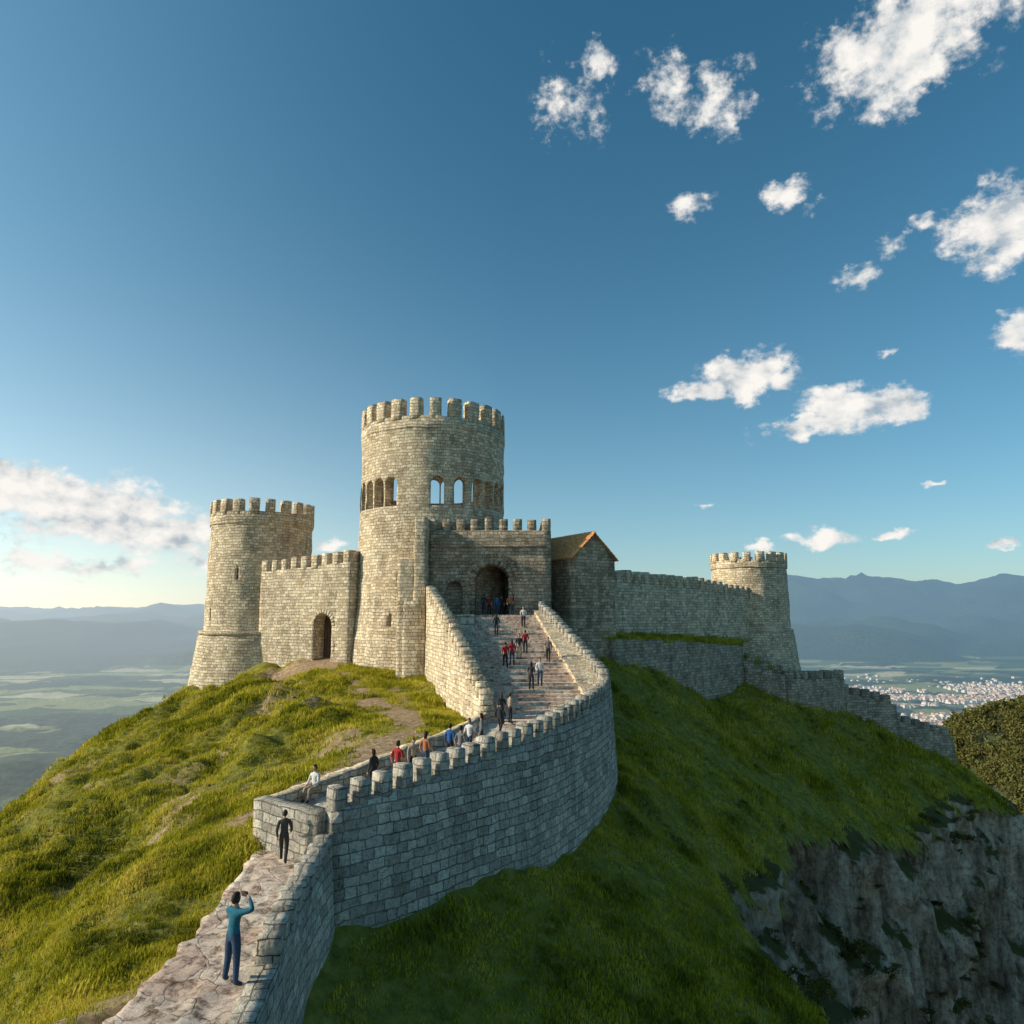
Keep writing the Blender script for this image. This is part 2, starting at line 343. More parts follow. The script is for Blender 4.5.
def cliffmat():
    m,nt,b=newmat('limestone_cliff'); geo=N(nt,'ShaderNodeNewGeometry')
    mp=N(nt,'ShaderNodeMapping'); mp.inputs['Scale'].default_value=(.6,.6,.16); L(nt,geo.outputs['Position'],mp.inputs[0])
    n=N(nt,'ShaderNodeTexNoise',i_Scale=1.,i_Detail=7.,i_Roughness=.68); L(nt,mp.outputs[0],n.inputs['Vector'])
    c=ramp(nt,n.outputs[0],[(.34,(.09,.07,.05)),(.45,(.36,.29,.21)),(.57,(.66,.56,.43)),(.72,(.88,.79,.65))])
    n2=N(nt,'ShaderNodeTexNoise',i_Scale=2.,i_Detail=7.,i_Roughness=.72); L(nt,geo.outputs['Position'],n2.inputs['Vector'])
    sx=N(nt,'ShaderNodeSeparateXYZ'); L(nt,geo.outputs['Normal'],sx.inputs[0])
    a=N(nt,'ShaderNodeMath',operation='MULTIPLY_ADD'); a.inputs[1].default_value=.9; L(nt,n2.outputs[0],a.inputs[0]); L(nt,sx.outputs[2],a.inputs[2])
    g=ramp(nt,a.outputs[0],[(.88,(0,0,0)),(1.,(1,1,1))])
    sp=ramp(nt,n2.outputs[0],[(.36,(.45,.42,.38)),(.52,(1,1,1)),(.7,(1.25,1.23,1.2))]); cc=mix(nt,.9,c.outputs[0],sp.outputs[0],'MULTIPLY')
    col=mix(nt,g.outputs[0],cc,(.10,.10,.03))
    L(nt,col,b.inputs['Base Color'])
    ad=N(nt,'ShaderNodeMath',operation='MULTIPLY_ADD'); ad.inputs[1].default_value=.8; L(nt,n2.outputs[0],ad.inputs[0]); L(nt,n.outputs[0],ad.inputs[2])
    bp=N(nt,'ShaderNodeBump'); bp.inputs['Strength'].default_value=1.; bp.inputs['Distance'].default_value=.7; L(nt,ad.outputs[0],bp.inputs['Height']); L(nt,bp.outputs[0],b.inputs['Normal'])
    return m
ss=np.arange(0,CS[-1],.4); dd=np.r_[0,.15,.35,np.arange(.6,62,.4)]
ex=np.interp(ss,CS,cl[:,0]);ey=np.interp(ss,CS,cl[:,1]);nxx=np.interp(ss,CS,CN[:,0]);nyy=np.interp(ss,CS,CN[:,1])
kk=np.ones(21)/21; nxx=np.convolve(np.pad(nxx,10,'edge'),kk,'valid'); nyy=np.convolve(np.pad(nyy,10,'edge'),kk,'valid'); ln=np.hypot(nxx,nyy); nxx/=ln; nyy/=ln
SS,DD=np.meshgrid(ss,dd,indexing='ij')
off=-1.6+np.clip(DD/1.2,0,1)*1.9+DD*.06
Q=np.stack([SS*.16,SS*0,DD*.05],-1)
rid=1-np.abs(fbm(Q,4))*2.2; off=off+np.clip(DD/4,0,1)*(rid*3.8-2.2)
strat=vnoise(np.stack([SS*.05,DD*.42,SS*0+3],-1)); off=off+np.clip(DD/2,0,1)*strat*1.1
rid2=1-np.abs(fbm(np.stack([SS*.5,DD*.11,SS*0+8],-1),4))*2.4
off=off+np.clip(DD,0,1)*(rid2*1.7-1.1+ vnoise(np.stack([SS*1.3,DD*.6,SS*0],-1))*.42)
PX=ex[:,None]+nxx[:,None]*off; PY=ey[:,None]+nyy[:,None]*off
PZ=H(ex-nxx*1.6,ey-nyy*1.6)[:,None]-.25-DD+.35*vnoise(np.stack([SS*.8,DD*.8,SS*0+2],-1))*np.clip(DD,0,1)
mb=MB(); mb.grid(np.stack([PX,PY,PZ],-1)); cliff=mb.build('cliff',[cliffmat()],weld=False)
# ------------------------------------------------------------ aerial perspective painted into materials as emission that grows with distance from the hill
def haze_emission(m,scale=7500.):
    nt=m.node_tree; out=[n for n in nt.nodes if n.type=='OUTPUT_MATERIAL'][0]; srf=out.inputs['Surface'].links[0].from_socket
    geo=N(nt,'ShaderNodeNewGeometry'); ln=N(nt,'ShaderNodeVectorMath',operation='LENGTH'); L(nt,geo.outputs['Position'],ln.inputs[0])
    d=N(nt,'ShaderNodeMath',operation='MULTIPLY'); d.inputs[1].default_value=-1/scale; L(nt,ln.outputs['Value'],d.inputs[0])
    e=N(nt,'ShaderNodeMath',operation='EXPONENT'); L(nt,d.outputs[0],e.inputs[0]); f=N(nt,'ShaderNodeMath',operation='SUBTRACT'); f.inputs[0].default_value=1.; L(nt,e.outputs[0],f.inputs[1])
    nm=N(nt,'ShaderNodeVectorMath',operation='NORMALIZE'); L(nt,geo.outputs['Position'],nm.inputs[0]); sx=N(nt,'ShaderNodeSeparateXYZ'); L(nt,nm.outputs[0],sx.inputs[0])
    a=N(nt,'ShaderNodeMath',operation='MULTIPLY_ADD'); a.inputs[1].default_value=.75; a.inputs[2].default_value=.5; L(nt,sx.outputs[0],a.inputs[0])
    c=ramp(nt,a.outputs[0],[(0,(.60,.70,.74)),(.25,(.50,.62,.70)),(.5,(.36,.50,.60)),(.78,(.22,.37,.49)),(1,(.18,.32,.44))])  # painted haze colour, paler toward the sun side
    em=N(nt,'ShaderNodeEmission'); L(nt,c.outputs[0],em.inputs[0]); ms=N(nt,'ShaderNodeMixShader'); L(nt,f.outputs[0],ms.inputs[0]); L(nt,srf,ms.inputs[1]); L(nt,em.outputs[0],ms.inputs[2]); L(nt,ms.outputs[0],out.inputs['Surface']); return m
naz=1000; rr=np.r_[np.geomspace(35,1200,90),np.geomspace(1230,46000,280)]
az=np.linspace(-math.pi,math.pi,naz+1)
AZ,RR=np.meshgrid(az,rr,indexing='ij'); VX=RR*np.sin(AZ); VY=60+RR*np.cos(AZ)
def VH(X,Y):
    R=np.hypot(X,Y-60); base=np.full(X.shape,-300.)
    P=np.stack([X,Y,0*X],-1)
    cone=-52-(np.clip(R-50,0,None))*.62+fbm(P/60.,4)*14*np.clip((R-60)/80,0,1)
    d2=((X-324)**2+(Y-335)**2)/243.**2; hb=-300+281*np.exp(-d2)+fbm(P/55.,4)*14
    low=-305+np.clip(fbm(P/520.+3,4)+.25,0,1)*130*np.clip((R-400)/500,0,1)*np.clip((1900-R)/700,0,1)
    a=np.arctan2(X,Y)
    rdg=np.clip(1-np.abs(fbm(P/3400.+11,6,.46))*2.7,0,1)
    rd2=np.clip(1-np.abs(fbm(P/1700.+71,5,.48))*2.2,0,1)
    amp=np.interp(R,[4600,6500,8500,15000,46000],[0,460,760,900,200])*np.interp(a,[-3.2,-.75,-.25,.1,.35,.6,.9,3.2],[.6,.6,.55,.7,1.,1.,.9,.6])
    mt=-330+amp*(.12+.72*rdg+.24*rd2)
    lh=-330+np.interp(R,[2600,4200,6500,8000],[0,230,230,0])*np.clip(fbm(P/1500.+31,5)*1.9+.1,0,1.3)*np.where(a<-.2,1.25,.35)
    z=np.maximum.reduce([base,cone,hb,low,mt,lh]); return z,base
VZ,_=VH(VX,VY)
mb=MB(); mb.grid(np.stack([VX,VY,VZ],-1)); 
def valleymat():
    m,nt,b=newmat('valley_land'); geo=N(nt,'ShaderNodeNewGeometry'); sx=N(nt,'ShaderNodeSeparateXYZ'); L(nt,geo.outputs['Position'],sx.inputs[0])
    mp=N(nt,'ShaderNodeMapping'); mp.inputs['Rotation'].default_value=(0,0,.4); mp.inputs['Scale'].default_value=(1/300,1/150,0); L(nt,geo.outputs['Position'],mp.inputs[0])
    vo=N(nt,'ShaderNodeTexVoronoi',distance='CHEBYCHEV'); vo.inputs['Scale'].default_value=1.; vo.inputs['Randomness'].default_value=.8; L(nt,mp.outputs[0],vo.inputs['Vector'])
    f=ramp(nt,vo.outputs['Color'],[(0,(.06,.085,.025)),(.3,(.26,.26,.09)),(.5,(.10,.13,.04)),(.7,(.50,.42,.24)),(1,(.17,.21,.07))]); f.color_ramp.interpolation='CONSTANT'
    n=N(nt,'ShaderNodeTexNoise',i_Scale=.0016,i_Detail=7.,i_Roughness=.62); L(nt,geo.outputs['Position'],n.inputs['Vector'])
    fm=ramp(nt,n.outputs[0],[(.49,(0,0,0)),(.52,(1,1,1))])
    nf=N(nt,'ShaderNodeTexNoise',i_Scale=.05,i_Detail=5.); L(nt,geo.outputs['Position'],nf.inputs['Vector'])
    fo=ramp(nt,nf.outputs[0],[(.35,(.016,.026,.010)),(.65,(.06,.075,.024))])
    col=mix(nt,fm.outputs[0],f.outputs[0],fo.outputs[0])
    ml=N(nt,'ShaderNodeMath',operation='MULTIPLY_ADD'); ml.inputs[1].default_value=1/30.; ml.inputs[2].default_value=295/30.; L(nt,sx.outputs[2],ml.inputs[0])
    hz=ramp(nt,ml.outputs[0],[(.4,(0,0,0)),(.6,(1,1,1))])
    col=mix(nt,hz.outputs[0],col,fo.outputs[0])
    L(nt,col,b.inputs['Base Color'])
    bp=N(nt,'ShaderNodeBump'); bp.inputs['Strength'].default_value=.8; bp.inputs['Distance'].default_value=6.; L(nt,nf.outputs[0],bp.inputs['Height']); L(nt,bp.outputs[0],b.inputs['Normal'])
    return haze_emission(m)
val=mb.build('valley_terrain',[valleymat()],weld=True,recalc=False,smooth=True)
if val.data.polygons[5000].normal.z<0: val.data.flip_normals()
mb=MB(); Mr=haze_emission(simple('town_roofs',(.52,.30,.19),.3,.05),6500); Mw=haze_emission(simple('town_walls',(.72,.63,.53),.25,.05),6500)
cnt=0
while cnt<5200:
    x=rng.normal(1720,480); y=rng.normal(2380,360)
    if vnoise(np.array([x/170.,y/120.,0.]))+.4*vnoise(np.array([x/50.,y/50.,3.]))<-.15: continue
    z0=-300.; a=rng.choice([.3,.3+math.pi/2])+rng.normal(0,.08); w=rng.uniform(7,19); d=rng.uniform(7,12); h=rng.uniform(3.5,11); 
    t=np.array([math.cos(a),math.sin(a)]); n=np.array([-t[1],t[0]])
    c=[np.array([x,y])+t*sx_*w/2+n*sy_*d/2 for sx_,sy_ in ((-1,-1),(1,-1),(1,1),(-1,1))]
    lo=[(*p,z0-3) for p in c]; hi=[(*p,z0+h) for p in c]
    for k in range(4): mb.quad(lo[k],lo[(k+1)%4],hi[(k+1)%4],hi[k],mat=1)
    r1=(*((c[0]+c[3])/2),z0+h+3); r2=(*((c[1]+c[2])/2),z0+h+3)
    mb.quad(hi[0],hi[1],r2,r1,mat=0); mb.quad(hi[2],hi[3],r1,r2,mat=0)
    mb.quad(hi[3],hi[0],r1,r1,mat=1); mb.quad(hi[1],hi[2],r2,r2,mat=1)
    cnt+=1
mb.build('town',[Mr,Mw],weld=False)
# ------------------------------------------------------------ castle
def tower(name,c,prof,mat,nm,mw,mh,mth,wins=(),inner=None,rings=()):
    mb=MB(); n=112; th=np.linspace(0,2*math.pi,n+1); th[-1]=0 
    zs=[];rs=[]
    for (z0,r0),(z1,r1) in zip(prof[:-1],prof[1:]):
        k=max(1,int(abs(z1-z0)/.5)); 
        for i in range(k): zs.append(z0+(z1-z0)*i/k); rs.append(r0+(r1-r0)*i/k)
    zs.append(prof[-1][0]); rs.append(prof[-1][1]); zs=np.array(zs);rs=np.array(rs)
    R0=rs[-1]; ua=np.linspace(0,2*math.pi,n+1)
    def surf(rs,zs):
        P=np.stack([c[0]+np.cos(th)[:,None]*rs[None,:],c[1]+np.sin(th)[:,None]*rs[None,:],np.repeat(zs[None,:],n+1,0)],-1); return jit(P,.08,.04)
    O=surf(rs,zs); mb.grid(O,np.stack([ua[:,None]*R0+0*zs,np.repeat(zs[None,:],n+1,0)],-1))
    ri=R0-mth; zt=zs[-1]; zf=inner if inner is not None else zt-1.6
    zi=np.linspace(zt,zf,max(3,int((zt-zf)/.7))); I=surf(np.full(len(zi),ri),zi)
    mb.grid(I,np.stack([ua[:,None]*ri+0*zi,np.repeat(zi[None,:],n+1,0)],-1))
    mb.grid(np.stack([O[:,-1],I[:,0]],1),np.stack([np.stack([ua*R0,0*ua],-1),np.stack([ua*R0,0*ua+mth],-1)],1))
    def disc(E,z):
        C=np.repeat(np.array([[c[0],c[1],z]]),n+1,0); rad=np.linspace(0,1,6)[None,:,None]; G=E[:,None]*(1-rad)+C[:,None]*rad
        mb.grid(G,G[...,:2])
    disc(I[:,-1],zf); disc(O[:,0],zs[0])
    ob=mb.build(name,[mat])
    if wins: cut(ob,[arch_cutter(*w) for w in wins])
    mm=MB()
    for i in range(nm):
        a=2*math.pi*(i+.5)/nm; rc=R0-mth/2
        mm.box((c[0]+math.cos(a)*rc,c[1]+math.sin(a)*rc),(-math.sin(a),math.cos(a)),mw*random.uniform(.95,1.05),mth+.04,zt-.3,zt+mh*random.uniform(.95,1.03),3,.03)
    mo=mm.build('merlons',[mat]); mo.parent=ob
    for (z,r,h,pr) in rings:
        rb=MB(); zz=np.array([z,z,z+h,z+h]); r_=np.array([r-.2,r+pr,r+pr,r-.2])
        P=np.stack([c[0]+np.cos(th)[:,None]*r_[None,:],c[1]+np.sin(th)[:,None]*r_[None,:],np.repeat(zz[None,:],n+1,0)],-1)
        rb.grid(jit(P,.05,.03),np.stack([ua[:,None]*R0+0*zz,zz[None,:]+np.array([0,.1,.3,.4])[None,:]+0*ua[:,None]],-1)); ro=rb.build('string_course',[mat]); ro.parent=ob
    return ob
kc=(-7.85,69.6); wins=[]
zw=9.7
def dirv(a): return (math.cos(a),math.sin(a))
def wcut(c,R,deg,w,h,z0,depth=3.4):
    d=dirv(math.radians(deg)); return ((c[0]+d[0]*R,c[1]+d[1]*R),d,w,h,depth,z0)
front=[-176,-164,-152,-140,-128,-116,-80,-63,-48,-36,-24,-12]
for a in front: wins.append(wcut(kc,6.5,a,1.25,2.65,zw))
for a in (60,72,84,96,108,120,132): wins.append(wcut(kc,6.5,a,1.3,2.7,11.9))
wins.append(wcut(kc,7.2,-106,.28,1.3,2.5,2.6)); wins.append(wcut(kc,7.2,-112,.25,1.1,-1.,2.2)); wins.append(wcut(kc,7.2,-150,.25,1.1,3,2.2))
keep=tower('castle_keep_tower',kc,[(-9,8.0),(-4,7.75),(1,7.3),(8.4,7.0),(16.2,7.0),(17.0,7.1),(17.9,7.1)],M_tower,24,1.12,1.75,.9,wins,8.9,[(16.8,7.06,.15,.05)])
lt=(-26.9,76.2)
ltw=tower('round_tower',lt,[(-12,7.2),(-2.3,5.75),(-1.6,5.3),(9.0,5.15),(9.5,5.3),(10.4,5.3)],M_tower,20,.95,1.35,.7,[wcut(lt,5,-95,.25,1.2,3.5,2.5),wcut(lt,5,-130,.25,1.2,-.5,2.5)],None,[(-1.95,5.55,.35,.2),(9.2,5.22,.15,.06)])
rt=(31.2,94.0)
rtw=tower('round_tower',rt,[(-14,6.6),(-2.2,5.2),(-1.8,4.85),(5.9,4.7),(6.3,4.85),(6.9,4.85)],M_tower,18,1.0,1.05,.7,[wcut(rt,4.6,-110,.25,1.2,2,2.5)],None,[(-2.1,5.0,.3,.15),(5.95,4.75,.15,.08)])
lc=wall('curtain_wall',[(-24.6,71.6,4.2,-8),(-14.4,66.0,4.85,-8)],1.5,M_wallw,(.82,.5,1.1),0.,False)
dn=np.array([10.2,-5.6]);dn/=np.linalg.norm(dn); nrm=(dn[1],-dn[0])
pc=(-17.2,67.55); cut(lc,[arch_cutter(pc,nrm,2.2,4.7,5,-4.45)]); 
voussoirs('arch_surround',(pc[0]+nrm[0]*.72,pc[1]+nrm[1]*.72),(-nrm[0],-nrm[1]),2.2,4.7,-4.6,M_wallw,lc,.4,.07)
Mwood=simple('door_wood',(.10,.065,.04),.4,6.,.8,.5)
mb=MB()
for i in range(6):
    o_x=-1.0+2.0*(i+.5)/6; mb.box((pc[0]+dn[0]*o_x-nrm[0]*.55,pc[1]+dn[1]*o_x-nrm[1]*.55),tuple(dn),.325,.09,-4.6,.1,1,.004)
o=mb.build('door',[Mwood]); o.parent=lc
def boxmesh(name,x0,x1,y0,y1,z0,z1,mat,parent=None,step=.6):
    mb=MB(); xs=np.linspace(x0,x1,max(2,int((x1-x0)/step)+1)); ys=np.linspace(y0,y1,max(2,int((y1-y0)/step)+1)); zs=np.linspace(z0,z1,max(2,int((z1-z0)/step)+1))
    for y in (y0,y1):
        X,Z=np.meshgrid(xs,zs,indexing='ij'); mb.grid(jit(np.stack([X,0*X+y,Z],-1),.05,.03),np.stack([X,Z],-1))
    for x in (x0,x1):
        Y,Z=np.meshgrid(ys,zs,indexing='ij'); mb.grid(jit(np.stack([0*Y+x,Y,Z],-1),.05,.03),np.stack([Y,Z],-1))
    for z in (z0,z1):
        X,Y=np.meshgrid(xs,ys,indexing='ij'); mb.grid(jit(np.stack([X,Y,0*X+z],-1),.05,.03),np.stack([X,Y],-1))
    o=mb.build(name,[mat]); 
    if parent: o.parent=parent
    return o
gh=boxmesh('gatehouse',-7.5,3.4,62,72,-9,7.35,M_gate)
cut(gh,[arch_cutter((-1.75,64),(0,1),2.9,4.3,9,0.02),arch_cutter((-4.95,62.6),(0,1),1.35,2.9,4,0.02)])
voussoirs('gate_arch_surround',(-1.75,62),(0,1),2.9,4.3,0,M_gate,gh,.5,.1)
voussoirs('postern_arch_surround',(-4.95,62),(0,1),1.35,2.9,0,M_gate,gh,.3,.07)
mb=MB()
for i in range(23):
    a=math.radians(8+164*i/22); r=2.6
    x=-1.75+r*math.cos(a); z=2.7+r*math.sin(a)*.95
    mb.box((x,61.98),(1,0),.3,.18,z-.16,z+.15,1,.02)
o=mb.build('relieving_arch',[M_gate]); o.parent=gh
mb=MB(); x=-7.0
while x<3.2:
    mb.box((x,62.4),(1,0),.8,.75,7.2,8.45*random.uniform(.985,1.01),3,.03); x+=1.25
y=63.8
while y<71.5: mb.box((3.02,y),(0,1),.85,.7,7.2,8.4,3,.03); y+=1.4
o=mb.build('merlons',[M_gate]); o.parent=gh
mb=MB(); mb.box((-7.75,61.4),(1,0),1.0,3.0,-9,8.3,5,.05); mb.box((-8.9,61.2),(1,0),1.5,2.4,-9,4.7,5,.05); mb.box((-8.35,60.6),(1,0),1.5,1.6,-9,1.2,5,.06)
o=mb.build('buttress',[M_wallw]); o.parent=gh
mb=MB(); mb.box((-2,62.0-.08),(1,0),10.2,.24,5.9,6.05,6,.02); o=mb.build('string_course',[M_gate]); o.parent=gh
def house():
    c=np.array([5.25,68.0]); g=np.array([.5,-.866]); s=np.array([-.866,-.5]); Lh=4.3; Wd=2.35
    def pt(a,b,z): p=c+g*a+s*b; return np.array([p[0],p[1],z])
    mb=MB()
    def face(p0,p1,z0,z1a,k=10):
        t=np.linspace(0,1,k+1); zz=np.linspace(0,1,16)
        P=np.zeros((k+1,16,3)); 
        for i,ti in enumerate(t):
            q=p0*(1-ti)+p1*ti; zt=z1a(ti)
            for j,zj in enumerate(zz): P[i,j]=(q[0],q[1],z0+(zt-z0)*zj)
        ln=np.linalg.norm((p1-p0)[:2]); mb.grid(jit(P,.05,.03),np.stack([np.repeat(t[:,None]*ln,16,1),P[...,2]],-1))
    ev=5.15; ap=7.25; gab=lambda t: ev+(ap-ev)*(1-abs(2*t-1))
    face(pt(Lh,Wd,0),pt(Lh,-Wd,0),-9,gab,12); face(pt(-Lh,Wd,0),pt(-Lh,-Wd,0),-9,gab,12)
    face(pt(Lh,Wd,0),pt(-Lh,Wd,0),-9,lambda t:ev); face(pt(Lh,-Wd,0),pt(-Lh,-Wd,0),-9,lambda t:ev)
    ob=mb.build('tiled_roof_house',[M_gate])
    rb=MB(); Mt=simple('roof_tiles',(.80,.36,.14),.35,5.,.85,.5,.03)
    n=26
    for sd in (1,-1):
        for row in range(9):
            f0=row/9; f1=(row+1.25)/9
            for i in range(n):
                a0=-Lh-.3+(2*Lh+.6)*i/n; a1=a0+(2*Lh+.6)/n*.96
                def P(a,f,up): 
                    b=(Wd+.3)*(1-f); z=ev-.24+(ap+.12-ev+.24)*f+up; return pt(a,sd*b,z)
                am=(a0+a1)/2; u=.1+random.uniform(0,.03)
                rb.quad(P(a0,f0,.06),P(am,f0,u+.08),P(am,f1,u+.02),P(a0,f1,.0))
                rb.quad(P(am,f0,u+.08),P(a1,f0,.06),P(a1,f1,.0),P(am,f1,u+.02))
        rb.quad(pt(-Lh-.3,sd*(Wd+.3),ev-.26),pt(Lh+.3,sd*(Wd+.3),ev-.26),pt(Lh+.3,0,ap+.04),pt(-Lh-.3,0,ap+.04))
    for i in range(20):
        a=-Lh-.25+(2*Lh+.5)*i/20
        for sd in (1,-1): rb.quad(pt(a,0,ap+.27),pt(a+.44,0,ap+.25),pt(a+.44,sd*.18,ap+.08),pt(a,sd*.18,ap+.1))
    r=rb.build('roof',[Mt],weld=False); r.parent=ob
    return ob
house()
wall('curtain_wall',[(7.6,68.5,3.25,-7),(20,80,2.9,-7),(29.5,90.5,2.1,-8)],1.4,M_wallw,(.9,.6,1.3),0.,False)
wall('terrace_wall',[(9.0,64.8,-2.05,-9),(17,73.5,-2.6,-11),(25.8,82.5,-3.5,-12)],1.0,M_dark,None,.05,False)
tp=catmull([(9.0,65.,-2.1,0),(17,73.7,-2.65,0),(25.8,82.7,-3.5,0)],False,.8); tq=catmull([(7.2,69.6,-1.7,0),(19.5,81,-2,0),(29.2,91.3,-2.9,0)],False,.8)
k=min(len(tp),len(tq)); tp=tp[np.linspace(0,len(tp)-1,k).astype(int)]; tq=tq[np.linspace(0,len(tq)-1,k).astype(int)]
s=np.linspace(0,1,8)[None,:,None]; G=tp[:,None,:3]*(1-s)+tq[:,None,:3]*s; G[...,2]+=.12*vnoise(G*.8)
TERR=G
mb=MB(); mb.grid(G); terr=mb.build('terrace_lawn',[hill.data.materials[0]],weld=False,smooth=True)
zz=[[(25.6,83.2,-4.6,-12),(30.2,80.3,-6.6,-14)],[(30.2,80.3,-7.0,-14),(39.0,86.3,-7.4,-16)],[(38.8,86.2,-9.0,-18),(45.8,87.8,-10.6,-19)],[(45.5,87.7,-12.4,-22),(53.6,90.0,-14.8,-25)]]
zw_=None
for i,z in enumerate(zz):
    o=wall('outer_defence_wall' if i==0 else 'wall_segment',z,.9,M_dark,(.8,.6,.95),.04,False)
    if i==0: zw_=o
    else: o.parent=zw_
fr=[(-5.95,24.2,-6.25,-13),(-3.9,25.9,-5.93,-13),(-1.6,28.4,-5.55,-13),(1.2,32,-5.1,-14),(3.6,37,-4.75,-15),(5.2,42,-4.55,-15),(5.75,45.5,-4.1,-14),(5.2,50,-3.05,-13),(3.85,55.5,-1.2,-12),(2.4,61.9,.6,-10)]
ramp_=wall('rampart_wall',fr,.62,M_wall,(.47,.36,.72),.07,True,.4)
low=wall('lower_rampart',[(-2.6,5,-7.86,-14),(-4.5,10.5,-7.84,-14),(-5.25,15.3,-7.82,-14),(-5.8,20,-7.65,-14),(-5.98,24.3,-7.5,-14)],.55,M_wall,(.45,.34,.6),.07,True,.4,parent=ramp_,mstart=12.6)
cross=wall('cross_wall',[(-6.1,24.3,-6.3,-10),(-8.9,26.3,-6.35,-10)],.55,M_wall,None,0.,False,.4,parent=ramp_)
sw=wall('stair_wall',[(-1.35,40.2,-4.95,-10),(-2.6,45,-3.4,-10),(-4.4,51.5,-1.0,-10),(-6.9,60.3,1.75,-10)],.75,M_wallw,(.58,.42,.85),0.05,True,.4)
IN=[(-8.7,26.5),(-7.0,29),(-5.1,32.2),(-3.4,35.2),(-2.1,38),(-1.4,40.6)]
def deckz(y): return np.interp(y,[24.2,28,34,41],[-7.05,-6.75,-6.15,-5.62])
wall('parapet_wall',[(x,y,float(deckz(y))+.42,-10) for x,y in IN],.5,M_wallw,None,0.,True,.35,rough=1.6)
o_=catmull([(r[0],r[1],0) for r in fr[:6]],True,.4)[:,:2]; i_=catmull(IN,True,.4)[:,:2]
k=60; o_=o_[np.linspace(0,len(o_)-1,k).round().astype(int)]; i_=i_[np.linspace(0,len(i_)-1,k).round().astype(int)]
s=np.linspace(0,1,16)[None,:,None]; G=i_[:,None]*(1-s)+o_[:,None]*s
Z=deckz(G[...,1]); G3=np.concatenate([G,Z[...,None]],-1); G3[...,2]+=.05*vnoise(G3*2.2)
mb=MB(); mb.grid(G3)
XX,YY=np.meshgrid(np.linspace(-1.6,5.6,20),np.linspace(40.4,43,10),indexing='ij'); mb.grid(np.stack([XX,YY,-5.615+0*XX+.01*vnoise(np.stack([XX,YY,0*XX],-1)*2)],-1))
mb.build('rampart_walkway',[M_pave],weld=False)
oo=catmull([(-2.5,5,0),(-4.4,10.5,0),(-5.15,15.3,0),(-5.7,20,0),(-5.9,24.6,0)],True,.15)[:,:2]; ii=catmull([(-6.0,3.5,0),(-7.3,9,0),(-7.85,15.3,0),(-8.05,20,0),(-8.7,26.4,0)],True,.15)[:,:2]
k=150; oo=oo[np.linspace(0,len(oo)-1,k).round().astype(int)]; ii=ii[np.linspace(0,len(ii)-1,k).round().astype(int)]
s=np.r_[-.02,np.linspace(0,1,22)][None,:,None]; G=ii[:,None]*(1-s)+oo[:,None]*s
Z=-7.9+.06*vnoise(np.stack([G[...,0]*2,G[...,1]*2,0*G[...,0]],-1))+.045*vnoise(np.stack([G[...,0]*6,G[...,1]*6,0*G[...,0]],-1)); Z[:,0]=-10
G3=np.concatenate([G,Z[...,None]],-1); G3[:,:2,0]+= (.26*fbm(np.stack([G[:,:1,1]*1.9,0*G[:,:1,1],0*G[:,:1,1]],-1),3))
mb=MB(); mb.grid(G3); 
mb.build('wall_walk',[M_pave],weld=False)
NS=33; run=19/NS
def lw(y): return np.interp(y,[40,45,51.5,60.3,62],[-1.2,-2.4,-4.2,-6.8,-7.3])
def sl(y): return np.interp(y,[41,62],[-1.3,-3.55])
def sr(y): return np.interp(y,[42,45.5,50,55.5,61.9],[5.1,5.55,5.0,3.65,2.2])
def srr(y): return np.interp(y,[42,62],[4.6,1.75])
mb=MB()
for i in range(NS+1):
    z=-i*.17; y1=61-i*run; y0=y1-run
    if i==0: y1=63.5
    y0_=61-run if i==0 else y0
    X=np.linspace(0,1,14)
    def line(y,z): 
        P=np.stack([sl(y)+(srr(y)-sl(y))*X,0*X+y,0*X+z],-1); P[:,1]+=.03*vnoise(P*1.9); P[:,2]+=.018*vnoise(P*2.3+7); return P
    A=line(y0_,z);B=line(y1+.02,z);C=line(y0_+.02,z-.2)
    mb.grid(np.stack([A,B],1)); mb.grid(np.stack([C,A],1))
st=mb.build('stone_staircase',[M_pave],weld=False)
for nm,fa,fb in (('side_ramp',lw,sl),('side_ramp',srr,sr)):
    mb=MB(); ys=np.linspace(41.6,62,52); zt=np.minimum(-(61-ys)/run*.17+.42,.42); 
    A=np.stack([fa(ys),ys,zt],-1);B=np.stack([fb(ys),ys,zt],-1)
    if fa is lw: A[:,2]=np.where(ys>57,.02,A[:,2]);B[:,2]=np.where(ys>57,.02,B[:,2])
    inner=B if fa is lw else A
    D=inner.copy(); D[:,2]-=1.6
    s=np.linspace(0,1,7)[None,:,None]
    G=A[:,None]*(1-s)+B[:,None]*s; G[...,2]+=.03*vnoise(G*2); mb.grid(G,G[...,:2]); mb.grid(np.stack([inner,D],1),np.stack([np.stack([ys,zt],-1),np.stack([ys,zt-1.6],-1)],1))
    o=mb.build(nm,[M_wallw],weld=False); o.parent=st
